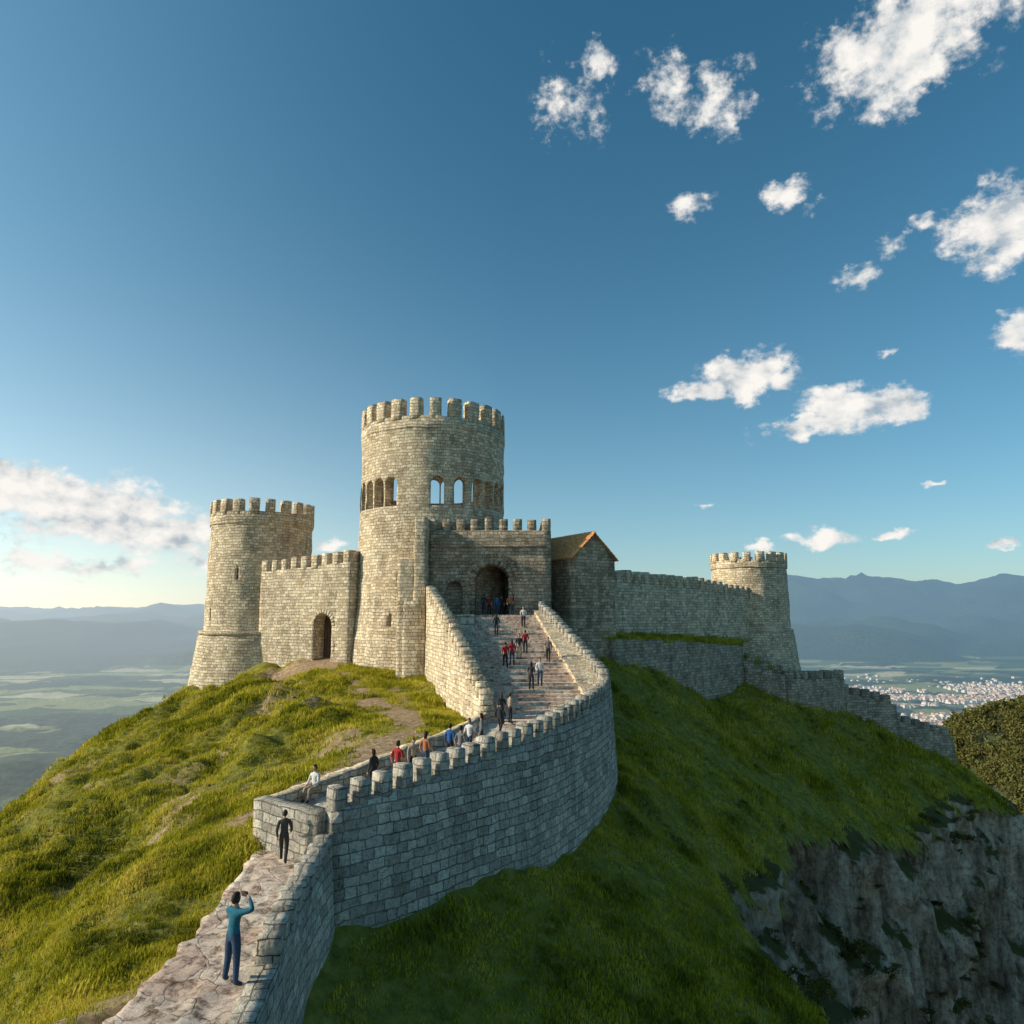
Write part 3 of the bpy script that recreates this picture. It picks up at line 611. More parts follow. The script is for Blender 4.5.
# ------------------------------------------------------------ people
clothc={}
def cloth(c):
    if c not in clothc: clothc[c]=simple('cloth',c,.25,25.,.9,.4,.015)
    return clothc[c]
Mskin=simple('skin',(.48,.28,.19),.08,20.,.6,.05); Mhair=simple('hair',(.035,.022,.015),.3,60.,.7,.4,.005); Mshoe=simple('shoe',(.05,.045,.04),.2,20.); Meye=simple('eye',(.02,.02,.02),.1,20.,.3)
def person(pos,heading,h=1.72,top=(.3,.3,.3),legs=(.04,.05,.09),pose='stand',sleeve=True,hair=None,female=False,seed=0,name='person',tilt=0.):
    J={'pel':(0,0,.96),'bel':(0,.0,1.10),'che':(0,.01,1.30),'ntop':(0,.0,1.44),'nek':(0,0,1.50),'hb':(0,.012,1.57)}
    for sd,sg in (('L',-1),('R',1)):
        J['hip'+sd]=(sg*.095,0,.90);J['kne'+sd]=(sg*.11,.02,.50);J['ank'+sd]=(sg*.12,-.02,.09);J['toe'+sd]=(sg*.14,.13,.035)
        J['sho'+sd]=(sg*.175,0,1.42);J['elb'+sd]=(sg*.23,-.03,1.13);J['wri'+sd]=(sg*.24,.08,.88);J['han'+sd]=(sg*.235,.11,.80)
    if pose=='walk':
        J['kneL']=(-.1,.14,.52);J['ankL']=(-.1,.24,.10);J['toeL']=(-.11,.38,.06)
        J['kneR']=(.1,-.02,.49);J['ankR']=(.1,-.26,.14);J['toeR']=(.11,-.13,.035)
        J['elbL']=(-.24,-.12,1.14);J['wriL']=(-.22,-.04,.9);J['hanL']=(-.22,0,.83)
        J['elbR']=(.24,.06,1.14);J['wriR']=(.2,.24,.98);J['hanR']=(.19,.31,.95)
    if pose=='photo':
        J['kneL']=(-.15,.03,.5);J['ankL']=(-.19,0,.09);J['toeL']=(-.24,.14,.035)
        J['kneR']=(.13,.0,.5);J['ankR']=(.17,-.04,.09);J['toeR']=(.23,.09,.035)
        J['elbR']=(.46,.06,1.50);J['wriR']=(.25,.15,1.66);J['hanR']=(.17,.16,1.69)
        J['elbL']=(-.30,.14,1.34);J['wriL']=(-.15,.22,1.56);J['hanL']=(-.10,.22,1.63)
    if pose=='sit':
        for k in J:
            if k[:3] not in('kne','ank','toe'): J[k]=(J[k][0],J[k][1]-.0,J[k][2]-.44)
        for sd,sg in (('L',-1),('R',1)):
            J['kne'+sd]=(sg*.13,.42,.50);J['ank'+sd]=(sg*.12,.40,.09);J['toe'+sd]=(sg*.13,.55,.04)
            J['elb'+sd]=(sg*.25,.06,.72);J['wri'+sd]=(sg*.14,.28,.62);J['han'+sd]=(sg*.1,.36,.6)
    f=.92 if female else 1.
    rad={'pel':(.165,.125),'bel':(.15*f,.115),'che':(.18*f,.13),'ntop':(.13*f,.095),'nek':(.055,.055),'hb':(.055,.055),'hip':(.105,.11),'kne':(.072,.075),'ank':(.055,.06),'toe':(.042,.035),'sho':(.075*f,.075),'elb':(.056,.056),'wri':(.036,.034),'han':(.042,.02)}
    names=list(J); V=[Vector(J[n]) for n in names]; ix={n:i for i,n in enumerate(names)}
    E=[('pel','bel'),('bel','che'),('che','ntop'),('ntop','nek'),('nek','hb')]
    for sd in 'LR': E+=[('pel','hip'+sd),('hip'+sd,'kne'+sd),('kne'+sd,'ank'+sd),('ank'+sd,'toe'+sd),('ntop','sho'+sd),('sho'+sd,'elb'+sd),('elb'+sd,'wri'+sd),('wri'+sd,'han'+sd)]
    me=bpy.data.meshes.new('b'); me.from_pydata(V,[(ix[a],ix[b]) for a,b in E],[]); ob=bpy.data.objects.new('b',me); scene.collection.objects.link(ob)
    md=ob.modifiers.new('s','SKIN'); md.use_smooth_shade=True; md.branch_smoothing=.6
    for n,i in ix.items():
        d=me.skin_vertices[0].data[i]; d.radius=rad.get(n,rad.get(n[:3])); d.use_root=(n=='pel')
    sb=ob.modifiers.new('d','SUBSURF'); sb.levels=1; sb.render_levels=1
    dg=bpy.context.evaluated_depsgraph_get(); dg.update(); em=bpy.data.meshes.new_from_object(ob.evaluated_get(dg)); bpy.data.objects.remove(ob)
    bm=bmesh.new(); bm.from_mesh(em)
    segs=[]
    for a,b in E:
        k=b[:3]; mi={'bel':0,'che':0,'nto':0,'nek':0,'hb':2,'hip':1,'kne':1,'ank':1,'toe':3,'sho':0,'elb':0,'wri':0 if sleeve else 2,'han':2}[k]
        segs.append((np.array(J[a]),np.array(J[b]),mi))
    for fc in bm.faces:
        c=np.array(fc.calc_center_median()); best=(9,0)
        for a,b,mi in segs:
            ab=b-a; t=np.clip((c-a)@ab/(ab@ab),0,1); d=np.linalg.norm(c-a-ab*t)
            if mi==2 and t>.05: d*=.9
            if d<best[0]: best=(d,mi)
        fc.material_index=best[1]; fc.smooth=True
    hc=Vector(J['hb'])+Vector((0,.012,.085))
    hd=bmesh.new(); bmesh.ops.create_icosphere(hd,subdivisions=3,radius=1.)
    for v in hd.verts:
        x,y,z=v.co; w=1-.22*max(0,-z)**1.5
        yy=y*.098+( .012*max(0,-z) if y>0 else 0)
        if y>.8 and abs(x)<.2 and -.35<z<.15: yy+=.02*(1-abs(x)/.2)
        if y>.8 and abs(abs(x)-.36)<.17 and 0<z<.25: yy-=.006
        v.co=(x*.076*w,yy,z*.118)
    for fc in hd.faces: fc.material_index=2; fc.smooth=True
    def merge(src,M4,mi=None):
        mp={}
        for v in src.verts: mp[v]=bm.verts.new(M4@v.co)
        for fc in src.faces:
            nf=bm.faces.new([mp[v] for v in fc.verts]); nf.material_index=fc.material_index if mi is None else mi; nf.smooth=True
    TH=Matrix.Translation(hc)@Matrix.Rotation(tilt,4,'Z')
    merge(hd,TH)
    hr=hd.copy()
    dele=[fc for fc in hr.faces if not ((fc.calc_center_median().y<.02 and fc.calc_center_median().z>-.07) or fc.calc_center_median().z>.055)]
    bmesh.ops.delete(hr,geom=dele,context='FACES')
    for v in hr.verts: v.co*=1.13; v.co.z+=.004
    merge(hr,TH,4)
    if female:
        for v in hr.verts:
            if v.co.y<0: v.co.z=v.co.z*1.2-.07*(v.co.z<0)-.02; v.co.y-=.006
        merge(hr,TH,4)
    for sg in (-1,1):
        for (p,r,sc,mi) in (((sg*.028,.088,.012),.011,(1,.7,.8),5),((sg*.077,-.003,0),.028,(.35,.7,1.1),2)):
            e=bmesh.new(); bmesh.ops.create_icosphere(e,subdivisions=1,radius=r); merge(e,TH@Matrix.Translation(p)@Matrix.Diagonal((*sc,1)),mi); e.free()
    e=bmesh.new(); bmesh.ops.create_icosphere(e,subdivisions=1,radius=.02); merge(e,TH@Matrix.Translation((0,.09,-.055))@Matrix.Diagonal((1.,.4,.25,1)),5); e.free()
    def tube(pts,rr):
        rings=[]
        for i,p in enumerate(pts):
            t=(pts[min(i+1,len(pts)-1)]-pts[max(i-1,0)]).normalized(); u=t.orthogonal().normalized(); w=t.cross(u)
            rings.append([bm.verts.new(p+(u*math.cos(a)+w*math.sin(a))*rr[i]) for a in [k*math.pi/3 for k in range(6)]])
        for a,b in zip(rings[:-1],rings[1:]):
            for k in range(6):
                fc=bm.faces.new((a[k],a[(k+1)%6],b[(k+1)%6],b[k])); fc.material_index=2; fc.smooth=True
        bm.faces.new(rings[-1]).material_index=2
    for sd,sg in (('L',-1),('R',1)):
        w=Vector(J['wri'+sd]);hn=Vector(J['han'+sd]); d=(hn-w).normalized(); side=d.cross(Vector((sg,0,.15))).normalized(); nrm_=side.cross(d).normalized()
        if nrm_.dot(Vector((-sg,0,0)))<0: nrm_=-nrm_
        for q in range(4):
            ln=(.062,.072,.068,.052)[q]; b0=hn+side*((q-1.5)*.019)+d*.015
            tube([b0,b0+d*ln*.45+nrm_*.006,b0+d*ln*.8+nrm_*.022,b0+d*ln*.95+nrm_*.04],[.0095,.009,.008,.006])
        b0=w.lerp(hn,.45)+side*(.035); tube([b0,b0+side*.022+d*.025,b0+side*.026+d*.05+nrm_*.01],[.012,.0105,.008])
    if pose=='photo':
        e=bmesh.new(); bmesh.ops.create_cube(e,size=1); bmesh.ops.bevel(e,geom=e.edges,offset=.08,segments=2)
        merge(e,Matrix.Translation((.03,.22,1.69))@Matrix.Diagonal((.14,.05,.085,1)),3); e.free()
    om=bpy.data.meshes.new(name); 
    sc=h/1.75
    M4=Matrix.Translation(pos)@Matrix.Rotation(heading,4,'Z')@Matrix.Scale(sc,4)
    bm.transform(M4); bm.to_mesh(om); bm.free(); hd.free(); hr.free()
    hm=Mhair if hair is None else simple('hair',hair,.3,60.)
    for m in (cloth(top),cloth(legs),Mskin,Mshoe,hm,Meye): om.materials.append(m)
    o=bpy.data.objects.new(name,om); scene.collection.objects.link(o); return o
def stz(y):
    if y>=61-run: return 0.
    return -math.ceil((61-run-y)/run-1e-6)*.17
TE=(.02,.12,.17);JN=(.035,.06,.11);WH=(.6,.58,.55);RD=(.35,.03,.03);BK=(.03,.03,.035);BL=(.03,.10,.28);BE=(.35,.28,.2);OR=(.35,.14,.07);GY_=(.15,.15,.16)
person((-6.05,16.6,-7.88),math.radians(-28),1.84,TE,JN,'photo',seed=1)
person((-7.35,24.2,-7.88),math.radians(10),1.6,(.06,.055,.05),(.05,.045,.04),'walk',seed=2)
person((-7.35,27.7,-6.83),math.radians(150),1.70,WH,BE,'sit',seed=3)
ppl=[(-5.3,28.3,BK,BK,'stand',60),(-4.5,29.1,RD,JN,'walk',-30),(-4.0,29.9,BE,BK,'stand',200),(-3.6,30.7,OR,JN,'walk',-40),(-2.7,32.0,BL,BK,'stand',-20),(-2.2,31.5,GY_,JN,'walk',-35),(-1.4,33.7,GY_,BK,'stand',90),(-1.9,32.9,WH,JN,'walk',150),(-.6,36.8,BK,BK,'walk',-30),(-.55,39.0,BK,JN,'stand',20),(-.1,39.3,BE,BK,'stand',-60)]
for i,(x,y,a,b,p,hd_) in enumerate(ppl): person((x,y,float(deckz(y))+.0),math.radians(hd_),random.uniform(1.55,1.72),a,b,p,sleeve=i%2==0,female=i%3==0,seed=10+i)
spl=[(-.45,48.9,RD,BK,'walk',10),(.0,49.2,RD,JN,'walk',5),(.5,50.6,BK,BE,'stand',180),(.95,51.6,RD,BK,'walk',0),(1.2,45.2,BK,BK,'stand',-20),(1.75,45.6,WH,JN,'walk',180),(2.5,49.9,GY_,BK,'walk',170),(-1.2,55.5,BK,JN,'walk',0),(.9,57.,WH,BK,'walk',180),(-2.4,60.9,BK,BK,'walk',0),(-2.0,62.8,RD,BK,'stand',170),(-1.3,61.5,BL,JN,'walk',0),(-.9,63.2,BK,BK,'stand',180),(-.2,60.9,OR,BK,'walk',180),(.1,61.4,BK,JN,'stand',90)]
for i,(x,y,a,b,p,hd_) in enumerate(spl): person((x,y,stz(y)),math.radians(hd_),random.uniform(1.6,1.78),a,b,p,sleeve=i%2==1,female=i%3==1,seed=30+i)
# ------------------------------------------------------------ vegetation
def tuft(name,n,hmin,hmax,spread,mat,w=.012,lean=.5):
    v=[];f=[]
    for i in range(n):
        a=random.uniform(0,6.28); r=spread*math.sqrt(random.random()); x,y=r*math.cos(a),r*math.sin(a); hh=random.uniform(hmin,hmax); b=random.uniform(0,6.28); dx,dy=math.cos(b),math.sin(b); l=random.uniform(.15,lean)*hh; c=random.uniform(0,6.28); wx,wy=math.cos(c)*w,math.sin(c)*w
        k=len(v); v+=[(x-wx,y-wy,-.05),(x+wx,y+wy,-.05),(x+dx*l*.4+wx*.8,y+dy*l*.4+wy*.8,hh*.6),(x+dx*l*.4-wx*.8,y+dy*l*.4-wy*.8,hh*.6),(x+dx*l,y+dy*l,hh)]
        f+=[(k,k+1,k+2,k+3),(k+3,k+2,k+4)]
    m=bpy.data.meshes.new(name); m.from_pydata(v,[],f); m.materials.append(mat); o=bpy.data.objects.new(name,m); return o
def leafball(name,n,lobes,size,mat,leaf=.08,flat=.75,trunk=None):
    v=[];f=[]
    L_=[(random.gauss(0,.33),random.gauss(0,.33),random.uniform(.25,.75),random.uniform(.25,.45)) for _ in range(lobes)]
    for i in range(n):
        l=random.choice(L_); d=Vector((random.gauss(0,1),random.gauss(0,1),random.gauss(0,1))).normalized(); r=l[3]*random.uniform(.6,1.08)
        p=Vector((l[0],l[1],l[2]*flat))+Vector((d.x*r,d.y*r,d.z*r*flat)); 
        if p.z<0: p.z=abs(p.z)*.3
        p*=size; q=Vector((random.gauss(0,1),random.gauss(0,1),random.gauss(0,1)+.6)).normalized(); u=q.orthogonal().normalized(); w=q.cross(u); s_=leaf*random.uniform(.6,1.4)
        k=len(v); v+=[p-u*s_,p+w*s_*.55,p+u*s_,p-w*s_*.55]; f.append((k,k+1,k+2,k+3))
    m=bpy.data.meshes.new(name)
    if trunk:
        for j in range(4):
            a=j*1.6; x1,y1=math.cos(a)*.25*size,math.sin(a)*.25*size
            k=len(v); r=trunk
            for (cx,cy,cz,rr_) in ((0,0,-.4,r),(0,0,size*.12,r*.7),(x1,y1,size*.5,r*.25)):
                v+=[(cx+rr_*math.cos(t),cy+rr_*math.sin(t),cz) for t in (0,1.57,3.14,4.71)]
            for b_ in (0,4): 
                for t in range(4): f.append((k+b_+t,k+b_+(t+1)%4,k+b_+4+(t+1)%4,k+b_+4+t))
    m.from_pydata(v,[],f); m.materials.append(mat); return bpy.data.objects.new(name,m)
def rock(name,mat):
    bm=bmesh.new(); bmesh.ops.create_icosphere(bm,subdivisions=3,radius=.5); o_=random.random()*50
    for v in bm.verts:
        p=np.array(v.co); k=1+.35*float(vnoise(p*2.2+o_))+.12*float(vnoise(p*6+o_)); v.co=v.co*k; v.co.z*=.6
    m=bpy.data.meshes.new(name); bm.to_mesh(m); bm.free(); m.materials.append(mat); return bpy.data.objects.new(name,m)
def scatter(name,P,rot,scl,idx,objs,realize=False):
    col=bpy.data.collections.new(name+'_src')
    for i,o in enumerate(objs): o.name='%s_%02d'%(name,i); col.objects.link(o)
    m=bpy.data.meshes.new(name); m.vertices.add(len(P)); m.vertices.foreach_set('co',np.asarray(P,float).ravel())
    a=m.attributes.new('rot','FLOAT_VECTOR','POINT'); a.data.foreach_set('vector',np.asarray(rot,float).ravel())
    a=m.attributes.new('scl','FLOAT','POINT'); a.data.foreach_set('value',np.asarray(scl,float))
    a=m.attributes.new('idx','INT','POINT'); a.data.foreach_set('value',np.asarray(idx,np.int32))
    ob=bpy.data.objects.new(name,m); scene.collection.objects.link(ob)
    ng=bpy.data.node_groups.new(name,'GeometryNodeTree'); ng.interface.new_socket(name='Geometry',in_out='INPUT',socket_type='NodeSocketGeometry'); ng.interface.new_socket(name='Geometry',in_out='OUTPUT',socket_type='NodeSocketGeometry')
    gi=ng.nodes.new('NodeGroupInput');go=ng.nodes.new('NodeGroupOutput');ip=ng.nodes.new('GeometryNodeInstanceOnPoints');ci=ng.nodes.new('GeometryNodeCollectionInfo')
    ci.inputs['Collection'].default_value=col; ci.inputs['Separate Children'].default_value=True; ci.inputs['Reset Children'].default_value=True
    ip.inputs['Pick Instance'].default_value=True
    def na(n_,t):
        x=ng.nodes.new('GeometryNodeInputNamedAttribute'); x.data_type=t; x.inputs[0].default_value=n_; return x.outputs[0]
    lk=ng.links.new; lk(gi.outputs[0],ip.inputs['Points']); lk(ci.outputs[0],ip.inputs['Instance']); lk(na('rot','FLOAT_VECTOR'),ip.inputs['Rotation']); lk(na('scl','FLOAT'),ip.inputs['Scale']); lk(na('idx','INT'),ip.inputs['Instance Index'])
    if realize:
        rz=ng.nodes.new('GeometryNodeRealizeInstances'); lk(ip.outputs[0],rz.inputs[0]); lk(rz.outputs[0],go.inputs[0])
    else: lk(ip.outputs[0],go.inputs[0])
    md=ob.modifiers.new('scatter','NODES'); md.node_group=ng; return ob
def offstone(X,Y):
    d1=segdist(X,Y,catmull([(r[0],r[1]) for r in fr],True,1.)[:,:2]); 
    ok=d1>.75
    pw=np.r_[oo[::6],ii[::-6]]; pu=np.r_[o_[::6],i_[::-6]]; ps=np.array([(-1.6,40),(5.9,41),(6,46),(5.4,50),(3.9,56),(2.4,62),(-7.2,62),(-6.8,60),(-4.3,51.5),(-2.7,45)])
    for pg in (pw,pu,ps):
        ins=np.zeros(X.shape,bool)
        for a,b in zip(pg,np.roll(pg,-1,0)):
            c=((a[1]>Y)!=(b[1]>Y))&(X<(b[0]-a[0])*(Y-a[1])/(b[1]-a[1]+1e-12)+a[0]); ins^=c
        ok&=~ins
    ok&=np.hypot(X-kc[0],Y-kc[1])>8; ok&=np.hypot(X-lt[0],Y-lt[1])>6.6; ok&=~((X>-8)&(X<4)&(Y>61)&(Y<73))
    return ok
def pts(n,x0,x1,y0,y1): return rng.uniform(x0,x1,n),rng.uniform(y0,y1,n)
Xs=[];Ys=[]
for n,x0,x1,y0,y1 in ((42000,-22,-6,9,32),(40000,-36,-2,30,68),(30000,-5,14,10,48),(26000,5,60,45,92),(4000,-45,-30,30,80)):
    x,y=pts(n,x0,x1,y0,y1); Xs.append(x);Ys.append(y)
X=np.concatenate(Xs);Y=np.concatenate(Ys)
dr=dirt(X,Y); nz=fbm(np.stack([X*.35,Y*.35,0*X+2],-1),4)
ok=(sdist(X,Y)<.1)&offstone(X,Y)&(rng.random(len(X))>dr*1.05)&(rng.random(len(X))<np.clip(1.1+nz*1.6,.45,1))
X=X[ok];Y=Y[ok];nz=nz[ok]; Z=H(X,Y)-np.clip(sdist(X,Y)+1.2,0,2)**2*.25
sc=(.6+.5*rng.random(len(X)))*np.interp(Y,[15,40,90],[.8,1.05,1.9])*(1+.9*np.clip(nz,-.4,.7))
tl=TERR.reshape(-1,3); ti=rng.integers(0,len(tl),1500); TP=tl[ti]+np.c_[rng.normal(0,.4,1500),rng.normal(0,.4,1500),np.zeros(1500)]
P=np.r_[np.c_[X,Y,Z],TP]; sc=np.r_[sc,np.full(1500,1.8)]; n=len(P)
scatter('grass',P,np.c_[rng.normal(0,.12,n),rng.normal(0,.12,n),rng.uniform(0,6.28,n)],sc,rng.integers(0,4,n),[tuft('t%d'%i,12,.05,.15+.03*i,.26,M_grass,.019,.9) for i in range(4)],True)
x,y=pts(3600,-40,-8.5,12,70); m_=fbm(np.stack([x*.32,y*.32,0*x+21],-1),3)+.3*rng.random(len(x)); ok=(m_>.2)&offstone(x,y)&(segdist(x,y,PATH)>1.6)&(np.hypot((x+18)/6.5,(y-66)/3.5)>1.2)&(segdist(x,y,np.r_[oo,i_])>1.)
xs,ys=x[ok],y[ok]; s_=rng.uniform(.3,1.0,len(xs))*np.interp(ys,[12,60],[.55,1.1])
x2,y2=pts(900,8,60,30,92); d2=sdist(x2,y2); ok2=(d2<0)&(d2>-2.5)&(y2>40); x2,y2=x2[ok2],y2[ok2]; s2=rng.uniform(.3,.9,len(x2))
Pz=np.r_[np.c_[xs,ys,H(xs,ys)-.05],np.c_[x2,y2,H(x2,y2)-.5]]
ci_=rng.integers(0,PX.shape[0],3600); cj=rng.integers(3,PX.shape[1],3600); nzc=fbm(np.stack([SS[ci_,cj]*.12,DD[ci_,cj]*.12,0*ci_+3.],-1),3)
okc=nzc+rng.random(3600)*.2>.24; ci_,cj=ci_[okc],cj[okc]
Pc=np.c_[PX[ci_,cj],PY[ci_,cj],PZ[ci_,cj]-.2]
P=np.r_[Pz,Pc]; sc=np.r_[s_,s2,rng.uniform(.5,1.5,len(Pc))]; n=len(P)
scatter('shrubs',P,np.c_[rng.normal(0,.15,n),rng.normal(0,.15,n),rng.uniform(0,6.28,n)],sc,rng.integers(0,4,n),[leafball('s%d'%i,420,6,1.,M_leaf,.062,.55) for i in range(4)])
x,y=pts(22000,60,520,150,620); a=np.arctan2(x,y); ok=(np.abs(a-.62)<.25)&(fbm(np.stack([x/40,y/40,0*x],-1),3)>-.28); x,y=x[ok],y[ok]; z,_=VH(x,y); ok=z>-240; x,y,z=x[ok],y[ok],z[ok]; n=len(x)
scatter('forest',np.c_[x,y,z-.5],np.c_[np.zeros(n),np.zeros(n),rng.uniform(0,6.28,n)],rng.uniform(3.2,7.5,n),rng.integers(0,3,n),[leafball('f%d'%i,260,6,1.,M_tree,.095,1.1,.05) for i in range(3)])
x,y=pts(900,-38,-7,10,68); ok=(dirt(x,y)>.3)&offstone(x,y); x,y=x[ok],y[ok]; s_=rng.uniform(.04,.2,len(x)); n=len(x)
Mrock=simple('rock',(.42,.34,.25),.45,3.,.9,.8,.05)
scatter('rocks',np.c_[x,y,H(x,y)-.01],np.c_[rng.uniform(-.3,.3,n),rng.uniform(-.3,.3,n),rng.uniform(0,6,n)],s_,rng.integers(0,3,n),[rock('r%d'%i,Mrock) for i in range(3)])
# ------------------------------------------------------------ sky
S=Vector((-.86,-.10,.405)).normalized(); el=math.asin(S.z); azm=math.atan2(S.x,S.y)
W=bpy.data.worlds.new('World'); scene.world=W; W.use_nodes=True; nt=W.node_tree; bg=nt.nodes['Background']
sky=N(nt,'ShaderNodeTexSky',sky_type='NISHITA',sun_disc=False,sun_elevation=el,sun_rotation=azm,altitude=400,air_density=1.,dust_density=1.,ozone_density=3.)
tc=N(nt,'ShaderNodeTexCoord'); sp=N(nt,'ShaderNodeSeparateXYZ'); L(nt,tc.outputs['Generated'],sp.inputs[0])
def mth(op,a,b=None,c=None):
    n=N(nt,'ShaderNodeMath',operation=op)
    for i,v in enumerate((a,b,c)):
        if v is None: continue
        if isinstance(v,(int,float)): n.inputs[i].default_value=v
        else: L(nt,v,n.inputs[i])
    return n.outputs[0]
def scl(col,f):
    n=N(nt,'ShaderNodeVectorMath',operation='SCALE')
    if isinstance(col,tuple): n.inputs[0].default_value=col
    else: L(nt,col,n.inputs[0])
    L(nt,f,n.inputs['Scale']); return n.outputs[0]
def vadd(a,b):
    n=N(nt,'ShaderNodeVectorMath',operation='ADD'); L(nt,a,n.inputs[0]); L(nt,b,n.inputs[1]); return n.outputs[0]
azd=mth('MULTIPLY',mth('ARCTAN2',sp.outputs[0],sp.outputs[1]),180/math.pi); eld=mth('MULTIPLY',mth('ARCSINE',sp.outputs[2]),180/math.pi)
STR=.12
ea=mth('MAXIMUM',eld,0.)
tm=mth('EXPONENT',mth('MULTIPLY',ea,-1/11.))
tcol=mix(nt,tm,(.38,.96,.95),(.62,.68,.70))
tint=N(nt,'ShaderNodeVectorMath',operation='MULTIPLY'); L(nt,sky.outputs[0],tint.inputs[0]); L(nt,tcol,tint.inputs[1])
dt=N(nt,'ShaderNodeVectorMath',operation='DOT_PRODUCT'); dt.inputs[1].default_value=tuple(S); L(nt,tc.outputs['Generated'],dt.inputs[0])
sd=mth('MAXIMUM',dt.outputs['Value'],0.)
hzm=mth('MULTIPLY',mth('EXPONENT',mth('MULTIPLY',ea,-1/11.)),mth('MULTIPLY_ADD',sp.outputs[0],-.3,.75))
hzw=mth('MULTIPLY',mth('EXPONENT',mth('MULTIPLY',ea,-1/10.)),mth('MAXIMUM',mth('MULTIPLY',sp.outputs[0],-.9),0.))
col=vadd(tint.outputs[0],scl((.35/STR,.40/STR,.39/STR),hzm)); col=vadd(col,scl((1.0/STR,.74/STR,.50/STR),hzw))
col=vadd(col,scl((.17/STR,.25/STR,.27/STR),mth('POWER',sd,3.)))
cv=N(nt,'ShaderNodeCombineXYZ'); L(nt,azd,cv.inputs[0]); L(nt,eld,cv.inputs[1])
def cn(off=(0,0,0),scale=.30,detail=8.,rough=.56,sy=1.35):
    mp=N(nt,'ShaderNodeMapping'); mp.inputs['Location'].default_value=off; mp.inputs['Scale'].default_value=(1,sy,1); L(nt,cv.outputs[0],mp.inputs[0])
    n=N(nt,'ShaderNodeTexNoise',i_Scale=scale,i_Detail=detail,i_Roughness=rough); L(nt,mp.outputs[0],n.inputs['Vector']); return n
dn_=cn((5,5,5),.5,3.); sb=N(nt,'ShaderNodeVectorMath',operation='SUBTRACT'); sb.inputs[1].default_value=(.5,.5,.5); L(nt,dn_.outputs['Color'],sb.inputs[0])
ss_=N(nt,'ShaderNodeVectorMath',operation='SCALE'); ss_.inputs['Scale'].default_value=2.4; L(nt,sb.outputs[0],ss_.inputs[0]); ad=N(nt,'ShaderNodeVectorMath',operation='ADD'); L(nt,cv.outputs[0],ad.inputs[0]); L(nt,ss_.outputs[0],ad.inputs[1])
CL=[(31.2,36.75,7.8,4.2,1.1),(36.5,39.5,8,4.2,1.1),(36.3,24.9,4.2,3.5,1.1),(37.1,18.2,2.6,1.9,1.1),(5.0,38.0,3.6,3.5,.62),(7.8,40.4,2.2,1.6,.66),(13.4,38.2,3.6,3.0,.6),(17.7,37.3,3.6,3.,.6),(15.1,30.7,2.2,1.5,.68),(22.6,30.2,2.4,1.3,.7),(24.2,29.2,1.6,1.,.7),(29.6,25.6,1.7,1.1,.75),(27.3,24.1,1.8,1.4,.62),(32.3,26.4,1.6,1.,.55),
(18.8,18.1,4.8,2.4,1.15),(15.4,17.2,4.,1.2,1.1),(21.2,17.6,3,1.5,1),(26.3,14.9,4.6,2.2,1.15),(23.2,13.9,4.5,1.2,1.1),(29.2,15,2.6,1.7,1.1),(23.9,5.5,3.4,.95,.95),(28.3,5.7,1.9,.6,.9),(-31,7.1,8.5,3.2,1.2),(-26,6.0,7,2.,1.15),(-36.5,8.2,6,3.,1.2),(-31,3.4,9,1.1,.7),(-22,4.2,6,.8,.65),(-14.3,5.4,1.7,.9,.9),(19.3,5.3,1.6,.5,.8),(34.9,4.8,1.6,.5,.8),(28.6,18.6,1.1,.5,.65),(15.3,8.4,1.,.4,.65),(31,9.,.9,.3,.55)]
mx_=None
for (a,e,w,h,s) in CL:
    v2=N(nt,'ShaderNodeVectorMath',operation='MULTIPLY_ADD'); v2.inputs[1].default_value=(1/w,1/h,0); v2.inputs[2].default_value=(-a/w,-e/h,0); L(nt,ad.outputs[0],v2.inputs[0])
    ln=N(nt,'ShaderNodeVectorMath',operation='LENGTH'); L(nt,v2.outputs[0],ln.inputs[0])
    m_=mth('MULTIPLY_ADD',ln.outputs['Value'],-s,s); mx_=m_ if mx_ is None else mth('MAXIMUM',mx_,m_)
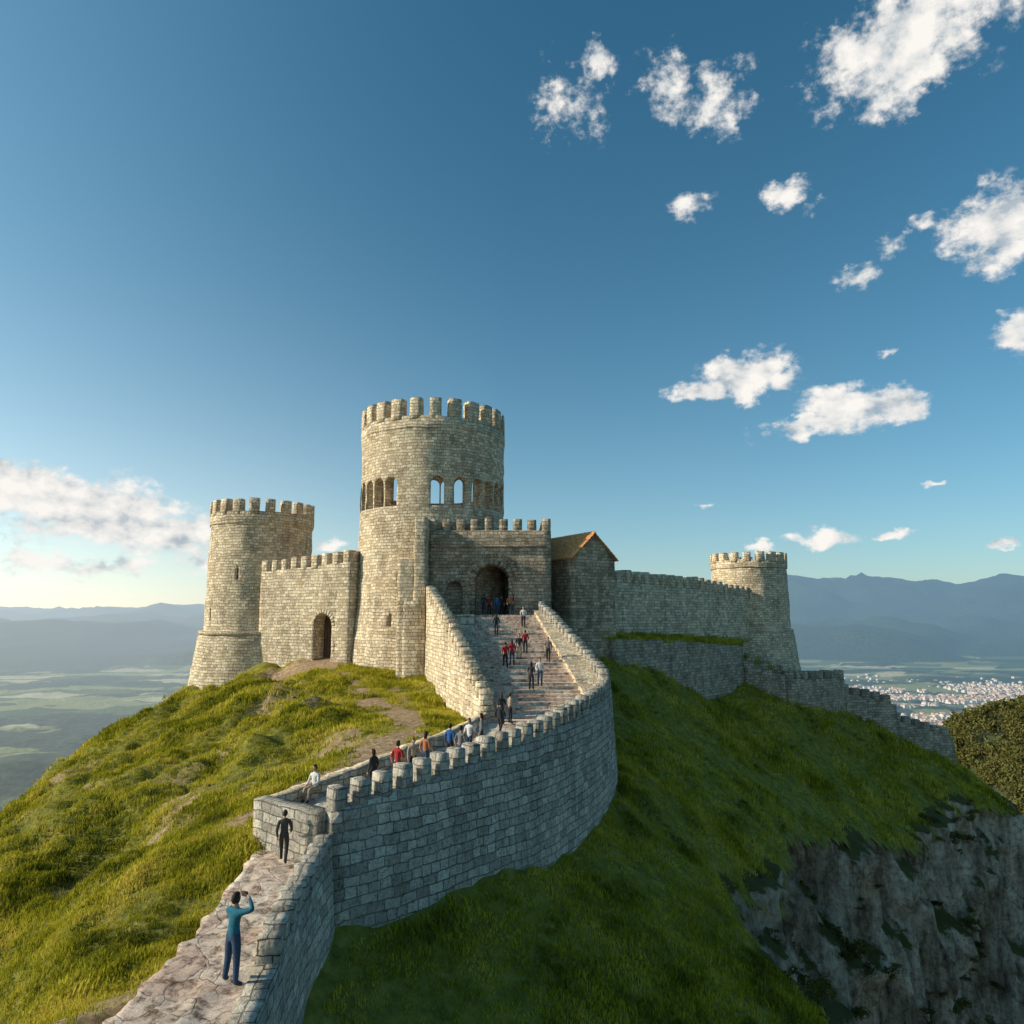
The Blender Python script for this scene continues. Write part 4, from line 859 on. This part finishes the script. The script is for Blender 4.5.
n0=cn(); n1=cn((.8,-.9,0),detail=5.); n3=cn((3,3,0),1.2,5.,.65)
mxc=mth('MAXIMUM',mx_,-1.)
dens=mth('ADD',mxc,mth('ADD',mth('MULTIPLY',mth('SUBTRACT',n0.outputs[0],.5),1.7),mth('MULTIPLY',mth('SUBTRACT',n3.outputs[0],.5),.9)))
sm=N(nt,'ShaderNodeMapRange',interpolation_type='SMOOTHSTEP'); sm.inputs['From Min'].default_value=.12; sm.inputs['From Max'].default_value=.68; L(nt,dens,sm.inputs['Value'])
edge=N(nt,'ShaderNodeMapRange',interpolation_type='SMOOTHSTEP'); edge.inputs['From Min'].default_value=-.15; edge.inputs['From Max'].default_value=.12; L(nt,mxc,edge.inputs['Value'])
al=mth('MULTIPLY',sm.outputs[0],edge.outputs[0])
sh=mth('MULTIPLY_ADD',mth('SUBTRACT',n0.outputs[0],n1.outputs[0]),3.8,.62)  # cloud light and shade painted in from offset noise
shc=N(nt,'ShaderNodeClamp'); L(nt,sh,shc.inputs[0])
cc=ramp(nt,shc.outputs[0],[(0,(.46,.53,.59)),(.45,(.78,.79,.78)),(1,(1.0,.96,.91))])
ccs=N(nt,'ShaderNodeVectorMath',operation='SCALE'); ccs.inputs['Scale'].default_value=1/STR*.97; L(nt,cc.outputs[0],ccs.inputs[0])
out=mix(nt,al,col,ccs.outputs[0]); L(nt,out,bg.inputs[0]); bg.inputs[1].default_value=STR
ld=bpy.data.lights.new('sun','SUN'); ld.energy=5.; ld.angle=math.radians(.5); ld.color=(1,.87,.66); lo=bpy.data.objects.new('sun',ld); scene.collection.objects.link(lo); lo.rotation_euler=S.to_track_quat('Z','Y').to_euler(); lo.location=(-60,0,60)
cd=bpy.data.cameras.new('camera'); cd.lens=25; cd.sensor_width=36; cd.clip_start=.1; cd.clip_end=200000; co=bpy.data.objects.new('camera',cd); scene.collection.objects.link(co); co.rotation_euler=(math.radians(90+8.24),0,0); scene.camera=co
scene.view_settings.view_transform='Standard'; scene.view_settings.look='None'; scene.view_settings.exposure=0
